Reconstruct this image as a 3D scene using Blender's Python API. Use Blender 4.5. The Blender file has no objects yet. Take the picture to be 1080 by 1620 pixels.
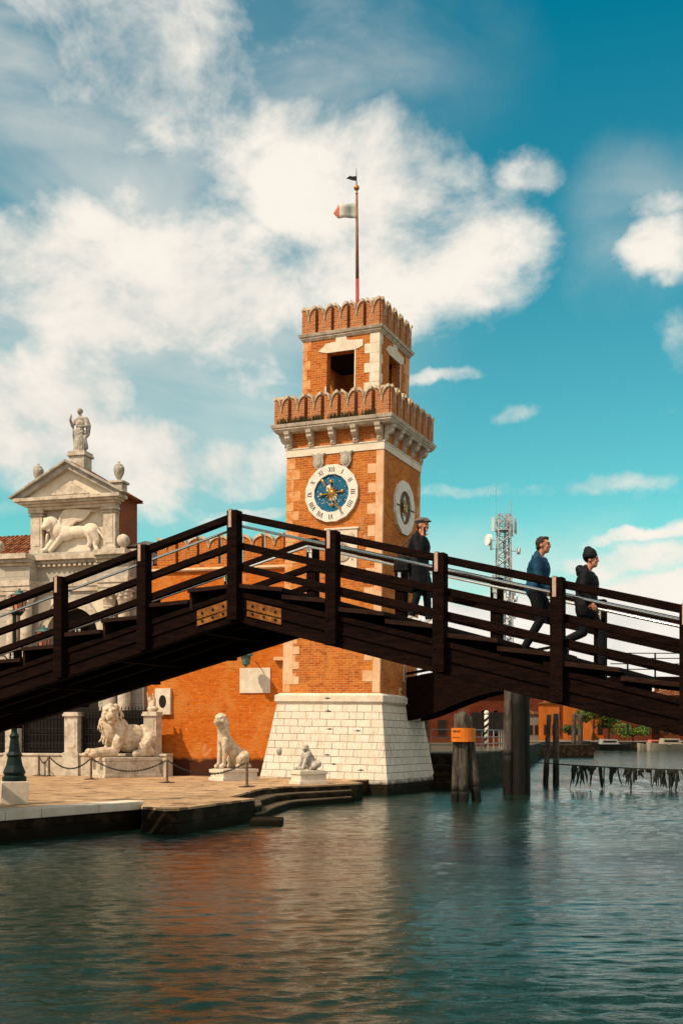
import bpy, bmesh, math, random
from mathutils import Vector, Matrix, noise
random.seed(7)
R=math.radians
S=bpy.context.scene
COL=S.collection
# ------------------------------------------------------------------ camera, exposure
F=1742.0; HZ=1162.0; EYE=2.3            # focal length and horizon in photo pixels, eye height over water
cd=bpy.data.cameras.new('camera'); cam=bpy.data.objects.new('camera',cd); COL.objects.link(cam)
cam.location=(0,0,EYE); cam.rotation_euler=(R(90),0,0)
cd.sensor_fit='VERTICAL'; cd.sensor_height=36; cd.lens=36*F/1620; cd.shift_y=(HZ-810)/1620
cd.clip_start=.1; cd.clip_end=5000
S.camera=cam
S.render.resolution_x=682; S.render.resolution_y=1024
S.view_settings.view_transform='Standard'; S.view_settings.look='None'; S.view_settings.exposure=.06; S.view_settings.gamma=1
def at(px,py,D): return Vector(((px-540)/F*D,D,EYE+(HZ-py)/F*D))
# ------------------------------------------------------------------ node helpers
class NT:
    def __init__(s,tree): s.t=tree; s.n=tree.nodes; s.l=tree.links
    def new(s,typ,**kw):
        nd=s.n.new(typ)
        for k,v in kw.items():
            if hasattr(nd,k) and not k.startswith('i_'): setattr(nd,k,v)
        return nd
    def put(s,sock,v):
        if isinstance(v,bpy.types.NodeSocket): s.l.new(v,sock)
        elif v is not None:
            if sock.type=='RGBA' and not hasattr(v,'__len__'): v=(v,v,v,1)
            if sock.type=='RGBA' and len(v)==3: v=(*v,1)
            sock.default_value=v
    def math(s,op,a,b=None,c=None,clamp=False):
        nd=s.n.new('ShaderNodeMath'); nd.operation=op; nd.use_clamp=clamp
        s.put(nd.inputs[0],a); s.put(nd.inputs[1],b)
        if c is not None: s.put(nd.inputs[2],c)
        return nd.outputs[0]
    def vmath(s,op,a,b=None,sc=None):
        nd=s.n.new('ShaderNodeVectorMath'); nd.operation=op
        s.put(nd.inputs[0],a)
        if b is not None: s.put(nd.inputs[1],b)
        if sc is not None: s.put(nd.inputs['Scale'],sc)
        return nd.outputs['Value'] if op in('LENGTH','DOT_PRODUCT','DISTANCE') else nd.outputs[0]
    def noise(s,vec,scale,detail=4,rough=.55,dist=0,col=False):
        nd=s.n.new('ShaderNodeTexNoise'); s.put(nd.inputs['Vector'],vec)
        nd.inputs['Scale'].default_value=scale; nd.inputs['Detail'].default_value=detail
        nd.inputs['Roughness'].default_value=rough; nd.inputs['Distortion'].default_value=dist
        return nd.outputs['Color' if col else 'Fac']
    def mix(s,f,a,b,mode='MIX'):
        nd=s.n.new('ShaderNodeMix'); nd.data_type='RGBA'; nd.blend_type=mode
        s.put(nd.inputs[0],f); s.put(nd.inputs[6],a); s.put(nd.inputs[7],b)
        return nd.outputs[2]
    def ramp(s,f,a,b,lo=0.,hi=1.,smooth=True):
        nd=s.n.new('ShaderNodeMapRange'); nd.interpolation_type='SMOOTHSTEP' if smooth else 'LINEAR'
        s.put(nd.inputs[0],f); nd.inputs[1].default_value=a; nd.inputs[2].default_value=b
        nd.inputs[3].default_value=lo; nd.inputs[4].default_value=hi
        return nd.outputs[0]
    def sep(s,v):
        nd=s.n.new('ShaderNodeSeparateXYZ'); s.put(nd.inputs[0],v); return nd.outputs
    def comb(s,x,y,z):
        nd=s.n.new('ShaderNodeCombineXYZ')
        for i,v in enumerate((x,y,z)): s.put(nd.inputs[i],v)
        return nd.outputs[0]
# ------------------------------------------------------------------ sky and sun
SUN_AZ=Vector((-.79,-.61)).normalized(); SUN_EL=R(49)
sd=bpy.data.lights.new('sun','SUN'); sd.energy=5.0; sd.angle=R(.5); sd.color=(1,.80,.58)
sun=bpy.data.objects.new('sun',sd); COL.objects.link(sun)
svec=Vector((SUN_AZ.x*math.cos(SUN_EL),SUN_AZ.y*math.cos(SUN_EL),math.sin(SUN_EL)))
sun.rotation_euler=svec.to_track_quat('Z','Y').to_euler(); sun.location=(-30,-30,40)
W=bpy.data.worlds.new('World'); S.world=W; W.use_nodes=True
w=NT(W.node_tree); w.n.clear()
out=w.new('ShaderNodeOutputWorld'); bg=w.new('ShaderNodeBackground')
sky=w.new('ShaderNodeTexSky'); sky.sky_type='NISHITA'; sky.sun_disc=False
sky.sun_elevation=SUN_EL; sky.sun_rotation=math.atan2(SUN_AZ.x,SUN_AZ.y); sky.air_density=1.0; sky.dust_density=.6; sky.ozone_density=2.5
tc=w.new('ShaderNodeTexCoord'); D=w.vmath('NORMALIZE',tc.outputs['Generated'])
# clouds: soft banks at given bearings (x px, y px, half width, half height in px at the photo's focal length, strength)
BANKS=[(120,50,340,130,.95),(330,90,260,110,.92),(520,110,170,85,.74),(660,50,170,50,.52),(120,170,240,70,.72),(150,250,260,60,.56),
 (530,290,130,85,1.1),(650,300,85,75,1.05),(640,410,160,72,1.1),(750,430,60,42,.85),(830,285,55,36,.85),(790,330,45,40,.6),(430,300,60,50,.7),
 (200,440,300,100,1.0),(60,560,190,110,.85),(330,540,150,80,.75),(60,350,160,70,.6),(180,590,150,60,.6),(400,480,120,60,.8),
 (130,700,260,65,.98),(330,730,120,42,.74),(60,640,170,55,.75),(400,797,110,14,.75),(100,790,120,30,.5),
 (1045,400,52,34,.72),(1055,325,60,30,.42),(1095,540,34,42,.42),(1080,640,26,10,.38),
 (960,885,150,22,.58),(1000,935,230,28,.64),(850,985,330,40,.70),(700,1000,400,50,.6),(965,760,75,20,.42),(830,768,140,11,.38),(805,655,34,12,.32),(665,588,34,12,.33),(1000,845,130,11,.40),(720,585,44,13,.30),(540,1050,900,60,.62)]
wn=w.noise(D,2.6,6,.6,col=True)
wn2=w.noise(D,11,5,.6,col=True)
Dw=w.vmath('ADD',D,w.vmath('ADD',w.vmath('SCALE',w.vmath('SUBTRACT',wn,(.5,.5,.5)),sc=.085),w.vmath('SCALE',w.vmath('SUBTRACT',wn2,(.5,.5,.5)),sc=.045)))
acc=None
for (px,py,sx,sy,st) in BANKS:
    c=Vector(((px-540)/F,1,(HZ-py)/F)); L=c.length; c/=L
    e=w.vmath('MULTIPLY',w.vmath('SUBTRACT',Dw,tuple(c)),(F*L/sx/1.15,2.0,F*L/sy/1.15))
    d=w.vmath('LENGTH',e)
    g=w.math('MULTIPLY',w.ramp(d,1.7,.35),st)
    acc=g if acc is None else w.math('MAXIMUM',w.math('ADD',w.math('MULTIPLY',acc,.97),w.math('MULTIPLY',g,.25)),g)
Ds=w.vmath('MULTIPLY',D,(1,1,1.35))
n1=w.noise(Ds,4.5,9,.60,.25); n2=w.noise(w.vmath('ADD',Ds,(3.1,1.7,.4)),9,8,.60,.25)
front=w.ramp(w.sep(D)[1],.15,.6)
gen=w.ramp(n1,.34,.54,.25,.9)                         # unseen clouds outside the framed bearings, thickened for neutral fill light
accf=w.math('ADD',w.math('MULTIPLY',acc,front),w.math('MULTIPLY',gen,w.math('SUBTRACT',1,front)))
dens=w.math('ADD',accf,w.math('ADD',w.math('MULTIPLY',w.math('SUBTRACT',n1,.5),.95),w.math('MULTIPLY',w.math('SUBTRACT',n2,.5),.9)))
mask=w.ramp(dens,.19,.60)
veil=None
for (px,py,sx,sy,st) in ((240,100,520,180,.78),(240,480,430,330,.62),(900,930,500,120,.5),(1000,360,120,120,.35)):
    c=Vector(((px-540)/F,1,(HZ-py)/F)); L=c.length; c/=L
    d=w.vmath('LENGTH',w.vmath('MULTIPLY',w.vmath('SUBTRACT',Dw,tuple(c)),(F*L/sx,2.0,F*L/sy)))
    g=w.math('MULTIPLY',w.ramp(d,1.25,.3),st); veil=g if veil is None else w.math('MAXIMUM',veil,g)
vn=w.noise(w.vmath('MULTIPLY',D,(1,1,2.4)),3.2,6,.55,.5)
mask=w.math('MAXIMUM',mask,w.math('MULTIPLY',veil,w.ramp(vn,.32,.60,.15,1.0)))
shade=w.ramp(w.math('ADD',w.math('MULTIPLY',n1,.5),w.math('MULTIPLY',n2,.5)),.36,.62)
ccol=w.mix(shade,(.70,.69,.64),(.92,.86,.77))
ccol=w.mix(w.ramp(dens,.45,.95),ccol,(.95,.885,.80))
skyc=w.vmath('SCALE',sky.outputs[0],sc=.105)
lowb=w.ramp(w.sep(D)[2],.0,.55,smooth=False)
skyc=w.mix(lowb,w.vmath('MULTIPLY',skyc,(.95,1.80,1.15)),w.vmath('MULTIPLY',skyc,(.0,1.12,.98)))
fin=w.mix(mask,skyc,ccol)
w.l.new(fin,bg.inputs[0]); bg.inputs[1].default_value=1.0
w.l.new(bg.outputs[0],out.inputs[0])
S.world.cycles.sampling_method='MANUAL'; S.world.cycles.sample_map_resolution=512
# ------------------------------------------------------------------ materials
def base_mat(name,rough=.8,metal=0,spec=.35):
    m=bpy.data.materials.new(name); m.use_nodes=True
    t=NT(m.node_tree); b=m.node_tree.nodes['Principled BSDF']
    b.inputs['Roughness'].default_value=rough; b.inputs['Metallic'].default_value=metal
    b.inputs['Specular IOR Level'].default_value=spec
    return m,t,b
def bump(t,b,h,strength=.4,dist=.02):
    nd=t.new('ShaderNodeBump'); nd.inputs['Strength'].default_value=strength; nd.inputs['Distance'].default_value=dist
    t.put(nd.inputs['Height'],h); t.l.new(nd.outputs[0],b.inputs['Normal'])
def objc(t): return t.new('ShaderNodeTexCoord').outputs['Object']
def worldpos(t): return t.new('ShaderNodeNewGeometry').outputs['Position']
def mottled(name,c1,c2,scale=3,rough=.8,c3=None,s3=12,amt3=.6,bumps=.3,bd=.02,metal=0,spec=.15,thr=(.35,.65),stretch=None,world=False):
    m,t,b=base_mat(name,rough,metal,spec)
    v=worldpos(t) if world else objc(t)
    if stretch: v=t.vmath('MULTIPLY',v,stretch)
    n=t.noise(v,scale,6,.6)
    c=t.mix(t.ramp(n,*thr),c1,c2)
    n3=t.noise(t.vmath('ADD',v,(7,3,1)),s3,5,.65)
    if c3: c=t.mix(t.ramp(n3,.52,.72,0,amt3),c,c3)
    t.put(b.inputs['Base Color'],c)
    if bumps: bump(t,b,t.math('ADD',n3,n),bumps,bd)
    return m
def wallvec(t):
    tc=t.new('ShaderNodeTexCoord'); p=t.sep(tc.outputs['Object']); n=t.sep(tc.outputs['Normal'])
    sel=t.math('GREATER_THAN',t.math('ABSOLUTE',n[0]),t.math('ABSOLUTE',n[1]))
    u=t.math('ADD',t.math('MULTIPLY',p[1],sel),t.math('MULTIPLY',p[0],t.math('SUBTRACT',1,sel)))
    return t.comb(u,p[2],0),tc.outputs['Object'],p
def masonry(name,c1,c2,mortar,bw=.28,rh=.09,ms=.012,blot=None,blots=1.2,pale=None,rough=.9,bs=.5,stain=None,tide=None,bd=.02,blotamt=.7,damp=None,bias=0.0):
    m,t,b=base_mat(name,rough,0,.06)
    uv,o,p=wallvec(t)
    br=t.new('ShaderNodeTexBrick'); t.put(br.inputs['Vector'],uv)
    br.inputs['Scale'].default_value=1; br.inputs['Brick Width'].default_value=bw; br.inputs['Row Height'].default_value=rh
    br.inputs['Mortar Size'].default_value=ms; br.inputs['Mortar Smooth'].default_value=.2; br.inputs['Bias'].default_value=bias
    t.put(br.inputs['Color1'],c1); t.put(br.inputs['Color2'],c2); t.put(br.inputs['Mortar'],mortar)
    c=br.outputs['Color']
    st=t.vmath('MULTIPLY',o,(1,1,2.2))
    if blot: c=t.mix(t.ramp(t.noise(o,blots,6,.62),.46,.62,0,blotamt),c,blot)
    if pale: c=t.mix(t.ramp(t.noise(st,5.5,6,.7),.54,.66,0,.8),c,pale)
    if pale:
        dash=t.noise(t.vmath('MULTIPLY',o,(2.6,2.6,9.5)),1.25,3,.6)
        c=t.mix(t.ramp(dash,.55,.68,0,.5),c,(c2[0]*.42,c2[1]*.40,c2[2]*.6))
        dash2=t.noise(t.vmath('ADD',t.vmath('MULTIPLY',o,(2.2,2.2,8.5)),(9,4,2)),1.3,3,.6)
        c=t.mix(t.ramp(dash2,.58,.70,0,.4),c,(min(c1[0]*1.15,.7),c1[1]*1.7+.02,c1[2]*2+.03))
    if stain: c=t.mix(t.ramp(t.noise(t.vmath('MULTIPLY',o,(3.5,3.5,.5)),1.4,5,.6),.52,.75,0,.6),c,stain)
    fine=t.noise(st,11,6,.75)
    c=t.mix(t.ramp(fine,.50,.66,0,.62),c,(c2[0]*.45,c2[1]*.45,c2[2]*.45))
    if pale: c=t.mix(t.ramp(t.noise(t.vmath('MULTIPLY',o,(1,1,.6)),.8,6,.7),.60,.70,0,.45),c,(.58,.42,.28))
    if damp:
        z0,z1,dc=damp
        zz=t.math('ADD',p[2],t.math('MULTIPLY',t.math('SUBTRACT',t.noise(o,1.5,5,.6),.5),.5))
        c=t.mix(t.ramp(zz,z0,z1,.96,0),c,dc)
    if tide:
        zz=t.math('ADD',t.sep(worldpos(t))[2],t.math('MULTIPLY',t.math('SUBTRACT',t.noise(o,2.5,5,.6),.5),.35))
        c=t.mix(t.ramp(zz,tide-.12,tide+.12,.93,0),c,(.010,.008,.004))
    t.put(b.inputs['Base Color'],c)
    h=t.math('ADD',t.math('MULTIPLY',br.outputs['Fac'],-1),t.math('MULTIPLY',t.noise(o,22,4,.7),.8))
    bump(t,b,h,bs,bd)
    return m
M={}
BR1,BR2=(.50,.128,.016),(.33,.066,.010)
M['brick']=masonry('tower_brick',BR1,BR2,(.48,.25,.10),blot=(.56,.21,.045),blots=.9,pale=(.56,.29,.10),stain=(.25,.10,.04))
M['brick_low']=masonry('wall_brick',(.55,.135,.010),(.45,.09,.007),(.46,.14,.025),.26,.075,.009,blot=(.55,.22,.05),blots=.7,pale=(.56,.32,.14),damp=(1.22,1.42,(.040,.014,.009)),blotamt=.55)
M['brick_dark']=masonry('merlon_brick',(.42,.13,.04),(.28,.07,.025),(.40,.26,.15),.26,.08,.012,blot=(.45,.24,.11),blots=2.2,pale=(.5,.36,.22))
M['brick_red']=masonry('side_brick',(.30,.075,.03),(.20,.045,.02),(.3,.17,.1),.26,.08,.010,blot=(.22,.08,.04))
M['ashlar']=masonry('ashlar',(.70,.645,.56),(.62,.555,.46),(.16,.10,.06),.62,.288,.012,blot=(.64,.53,.40),blots=1.6,stain=(.36,.28,.19),tide=.50,bs=.5,bd=.03,blotamt=.5)
M['stone']=mottled('istrian_stone',(.56,.49,.40),(.40,.34,.26),2.6,.85,(.16,.12,.08),6,.75,thr=(.38,.62))
M['stone_light']=mottled('pale_stone',(.68,.60,.49),(.58,.50,.39),2.2,.8,(.36,.28,.2),9,.4)
M['stone_grey']=mottled('grey_weathered_stone',(.42,.39,.33),(.27,.25,.21),3,.85,(.10,.095,.08),9,.7,bumps=.5)
M['stone_facade']=masonry('facade_stone',(.46,.42,.36),(.38,.34,.29),(.20,.17,.13),.9,.36,.008,blot=(.35,.32,.27),blots=1.3,stain=(.17,.15,.12),bs=.3)
M['marble']=mottled('statue_marble',(.60,.50,.38),(.42,.32,.21),4.5,.8,(.20,.13,.075),9,.7,bumps=.7,bd=.03,thr=(.4,.6))
M['marble_grey']=mottled('grey_marble',(.46,.42,.36),(.28,.25,.21),6,.8,(.10,.085,.07),11,.75,thr=(.4,.6),bumps=.6)
M['quoin']=mottled('quoin_stone',(.64,.43,.27),(.58,.34,.18),1.8,.85,(.48,.18,.06),4,.6)
M['quoin_worn']=mottled('worn_quoin',(.60,.33,.15),(.52,.20,.06),3.2,.9,(.42,.12,.03),7,.7,thr=(.42,.6))
M['stepstone']=mottled('algae_step',(.10,.075,.045),(.045,.035,.02),3,.85,(.16,.13,.09),8,.5)
M['rustpost']=mottled('rusty_post',(.16,.11,.075),(.09,.06,.04),9,.7,(.05,.03,.02),14,.6)
M['railgrey']=mottled('grey_white_railing',(.32,.32,.30),(.22,.22,.20),4,.6,bumps=0)
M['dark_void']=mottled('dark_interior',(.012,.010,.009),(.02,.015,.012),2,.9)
M['pave']=masonry('paving',(.56,.40,.24),(.48,.33,.19),(.28,.18,.10),.9,.45,.012,blot=(.40,.27,.15),blots=.8,stain=None)
def paving():
    m,t,b=base_mat('campo_paving',.85,0,.3)
    o=worldpos(t)
    br=t.new('ShaderNodeTexBrick'); t.put(br.inputs['Vector'],t.vmath('MULTIPLY',o,(1,1,0)))
    br.inputs['Scale'].default_value=1; br.inputs['Brick Width'].default_value=.95; br.inputs['Row Height'].default_value=.48; br.inputs['Mortar Size'].default_value=.012
    t.put(br.inputs['Color1'],(.50,.335,.19)); t.put(br.inputs['Color2'],(.35,.225,.12)); t.put(br.inputs['Mortar'],(.2,.13,.07))
    c=t.mix(t.ramp(t.noise(o,.9,6,.65),.42,.60,0,.75),br.outputs['Color'],(.30,.18,.09))
    c=t.mix(t.ramp(t.noise(t.vmath('MULTIPLY',o,(.9,1.4,.1)),1.3,6,.7),.545,.575,0,.85),c,(.10,.055,.03))
    t.put(b.inputs['Base Color'],c); bump(t,b,t.math('SUBTRACT',t.noise(o,9,5,.6),br.outputs['Fac']),.4,.02); return m
M['pave']=paving()
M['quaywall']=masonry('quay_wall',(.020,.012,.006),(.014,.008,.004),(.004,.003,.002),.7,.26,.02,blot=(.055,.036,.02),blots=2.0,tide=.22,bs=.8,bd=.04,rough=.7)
M['coping']=masonry('coping_stone',(.66,.60,.52),(.60,.53,.44),(.10,.08,.06),1.05,5.0,.016,blot=(.5,.42,.33),blots=1.5,bs=.3)
M['wood']=mottled('dark_bridge_timber',(.0105,.0042,.003),(.0045,.002,.0015),2.5,.8,(.024,.010,.007),9,.6,stretch=(1,6,6),bumps=.4,bd=.01,spec=.03)
M['woodtop']=mottled('worn_tread_timber',(.026,.012,.008),(.015,.007,.005),2.5,.8,(.05,.028,.018),9,.6,stretch=(1,8,6),bumps=.4,bd=.01,spec=.05)
M['steel']=mottled('handrail_steel',(.92,.88,.82),(.84,.79,.72),6,.22,metal=.85,bumps=0)
M['steel_plate']=mottled('pinkish_steel_plate',(.50,.34,.27),(.40,.26,.2),14,.5,metal=.3,bumps=.1)
M['rustplate']=mottled('rust_yellow_plate',(.29,.12,.02),(.16,.048,.009),8,.65,(.05,.015,.008),12,1.0,metal=.1,bumps=.3)
M['iron']=mottled('black_iron',(.014,.015,.015),(.025,.024,.022),9,.5,metal=.4,bumps=.1)
M['green_iron']=mottled('green_painted_iron',(.006,.016,.015),(.010,.024,.022),9,.5,metal=.1,bumps=.15)
M['verdigris']=mottled('verdigris_copper',(.10,.20,.17),(.05,.10,.09),9,.6,bumps=.15)
M['pinkglass']=mottled('pink_lantern_glass',(.62,.20,.12),(.5,.14,.08),4,.35,bumps=0,spec=.5)
M['tile']=masonry('roof_tiles',(.36,.12,.05),(.26,.075,.03),(.07,.03,.02),.16,.34,.03,blot=(.42,.22,.11),blots=3,bs=1,bd=.05)
M['pile']=mottled('weathered_pile',(.085,.070,.055),(.030,.024,.018),3,.85,(.20,.17,.13),6,.6,stretch=(3,3,.5),bumps=.9,bd=.03)
M['piledark']=mottled('dark_pile',(.010,.008,.006),(.006,.005,.004),3,.6,(.022,.014,.010),8,.5,stretch=(3,3,.6),bumps=.8,bd=.03)  # wet pile feet, and most of the thick bundle
M['weed']=mottled('seaweed',(.010,.014,.010),(.02,.022,.012),9,.6,bumps=.3)
M['skin']=mottled('skin',(.50,.22,.13),(.42,.17,.10),9,.55,bumps=0)
M['hair']=mottled('greying_hair',(.05,.035,.025),(.02,.015,.012),30,.7,bumps=.3)
M['jacket_blue']=mottled('teal_blue_jacket',(.006,.055,.11),(.004,.032,.07),4,.6,bumps=.4,bd=.02)
M['jacket_black']=mottled('black_coat',(.0035,.004,.006),(.006,.0065,.009),5,.7,bumps=.4,bd=.02)
M['trouser']=mottled('dark_trousers',(.005,.0055,.009),(.0035,.004,.006),5,.8,bumps=.3)
M['shoe']=mottled('dark_shoes',(.02,.02,.022),(.012,.012,.013),9,.5,bumps=.1)
M['whiteshoe']=mottled('white_trainers',(.6,.6,.57),(.5,.5,.48),9,.6,bumps=.1)
M['captweed']=mottled('grey_flat_cap',(.16,.15,.13),(.08,.075,.07),40,.9,bumps=.3)
M['gold']=mottled('gilded_bronze',(.50,.27,.06),(.30,.13,.03),9,.35,metal=.7,bumps=.2)
M['coping_stone']=mottled('merlon_coping',(.60,.50,.37),(.40,.31,.21),3,.85,(.12,.10,.07),9,.6)
M['clockblue']=mottled('clock_blue',(.008,.11,.19),(.006,.075,.15),4,.5,(.02,.16,.22),7,.4,bumps=.1)
M['clockbrown']=mottled('clock_brown',(.17,.085,.05),(.12,.06,.035),5,.6,bumps=.1)
M['dialwhite']=mottled('dial_white',(.72,.68,.60),(.62,.57,.50),4,.7,(.45,.38,.3),8,.4)
M['numeral']=mottled('numeral_black',(.02,.02,.025),(.035,.03,.03),9,.7,bumps=0)
M['starwhite']=mottled('star_white',(.72,.72,.66),(.6,.62,.56),9,.5,bumps=0)
M['flag_green']=mottled('flag_green_cloth',(.36,.40,.35),(.31,.35,.30),3,.9,bumps=0)
M['flag_white']=mottled('flag_white_cloth',(.58,.56,.52),(.5,.48,.45),3,.9,bumps=0)
M['flag_red']=mottled('flag_red_cloth',(.60,.16,.11),(.52,.13,.09),3,.9,bumps=0)
M['polewood']=mottled('flagpole_brown',(.27,.12,.08),(.20,.08,.055),3,.6,bumps=0)
M['polered']=mottled('flagpole_red',(.40,.06,.05),(.30,.04,.035),3,.6,bumps=0)
M['mast']=mottled('galvanised_mast',(.44,.46,.45),(.24,.26,.26),2,.5,metal=.2,bumps=0)
M['dish']=mottled('antenna_white',(.72,.72,.68),(.6,.6,.57),1,.6,bumps=0)
M['ochre']=masonry('far_orange_plaster',(.40,.10,.010),(.34,.08,.009),(.4,.12,.03),.5,.2,.01,blot=(.42,.13,.03),blots=.5)
M['ochredark']=masonry('far_red_brick',(.13,.030,.012),(.10,.020,.009),(.10,.03,.02),.5,.2,.01,blot=(.12,.04,.02),blots=.5)
M['fargrey']=mottled('far_grey_plaster',(.20,.17,.14),(.15,.13,.11),.6,.9)
M['signorange']=mottled('orange_sign',(.62,.17,.015),(.55,.13,.012),5,.5,(.3,.07,.01),14,.5,bumps=0)
M['leaf']=mottled('olive_leaves',(.10,.12,.02),(.05,.075,.015),1.5,.8,(.18,.10,.02),5,.4,bumps=0)
M['leafgreen']=mottled('green_leaves',(.09,.15,.02),(.05,.09,.015),1.5,.8,bumps=0)
M['moss']=mottled('wall_moss',(.035,.035,.012),(.06,.05,.02),8,.95,bumps=.5)
M['bark']=mottled('bark',(.06,.045,.03),(.04,.03,.02),6,.9)
M['hull']=mottled('white_hull',(.34,.30,.22),(.26,.23,.17),2,.5,bumps=0)
M['darkhull']=mottled('dark_hull',(.015,.013,.012),(.03,.025,.02),2,.5,bumps=0)
def water_mat():
    m,t,b=base_mat('water',.06,0,.5)
    p=worldpos(t)
    a=t.vmath('MULTIPLY',p,(.6,1.9,1)); a2=t.vmath('MULTIPLY',p,(.75,1.5,1))
    n=t.noise(a,1.1,3,.6,.6); n2=t.noise(t.vmath('ADD',a2,(5,2,0)),4.5,4,.7,.8); n3=t.noise(a,.30,2,.5); n4=t.noise(a2,15,3,.7,.4)
    gust=t.ramp(t.noise(p,.16,3,.6),.35,.65,.45,1.25)
    h=t.math('ADD',t.math('MULTIPLY',n,.5),t.math('MULTIPLY',t.math('MULTIPLY',n2,gust),.55))
    h=t.math('ADD',h,t.math('ADD',t.math('MULTIPLY',n3,.6),t.math('MULTIPLY',t.math('MULTIPLY',n4,gust),.13)))
    big=t.noise(p,.12,3,.5)
    t.put(b.inputs['Base Color'],t.mix(t.ramp(big,.35,.65),(.007,.020,.013),(.008,.027,.022)))
    b.inputs['IOR'].default_value=1.28
    nd=t.new('ShaderNodeBump'); nd.inputs['Strength'].default_value=1; nd.inputs['Distance'].default_value=.035
    t.put(nd.inputs['Height'],h); t.l.new(nd.outputs[0],b.inputs['Normal']); return m
M['water']=water_mat()
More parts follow.
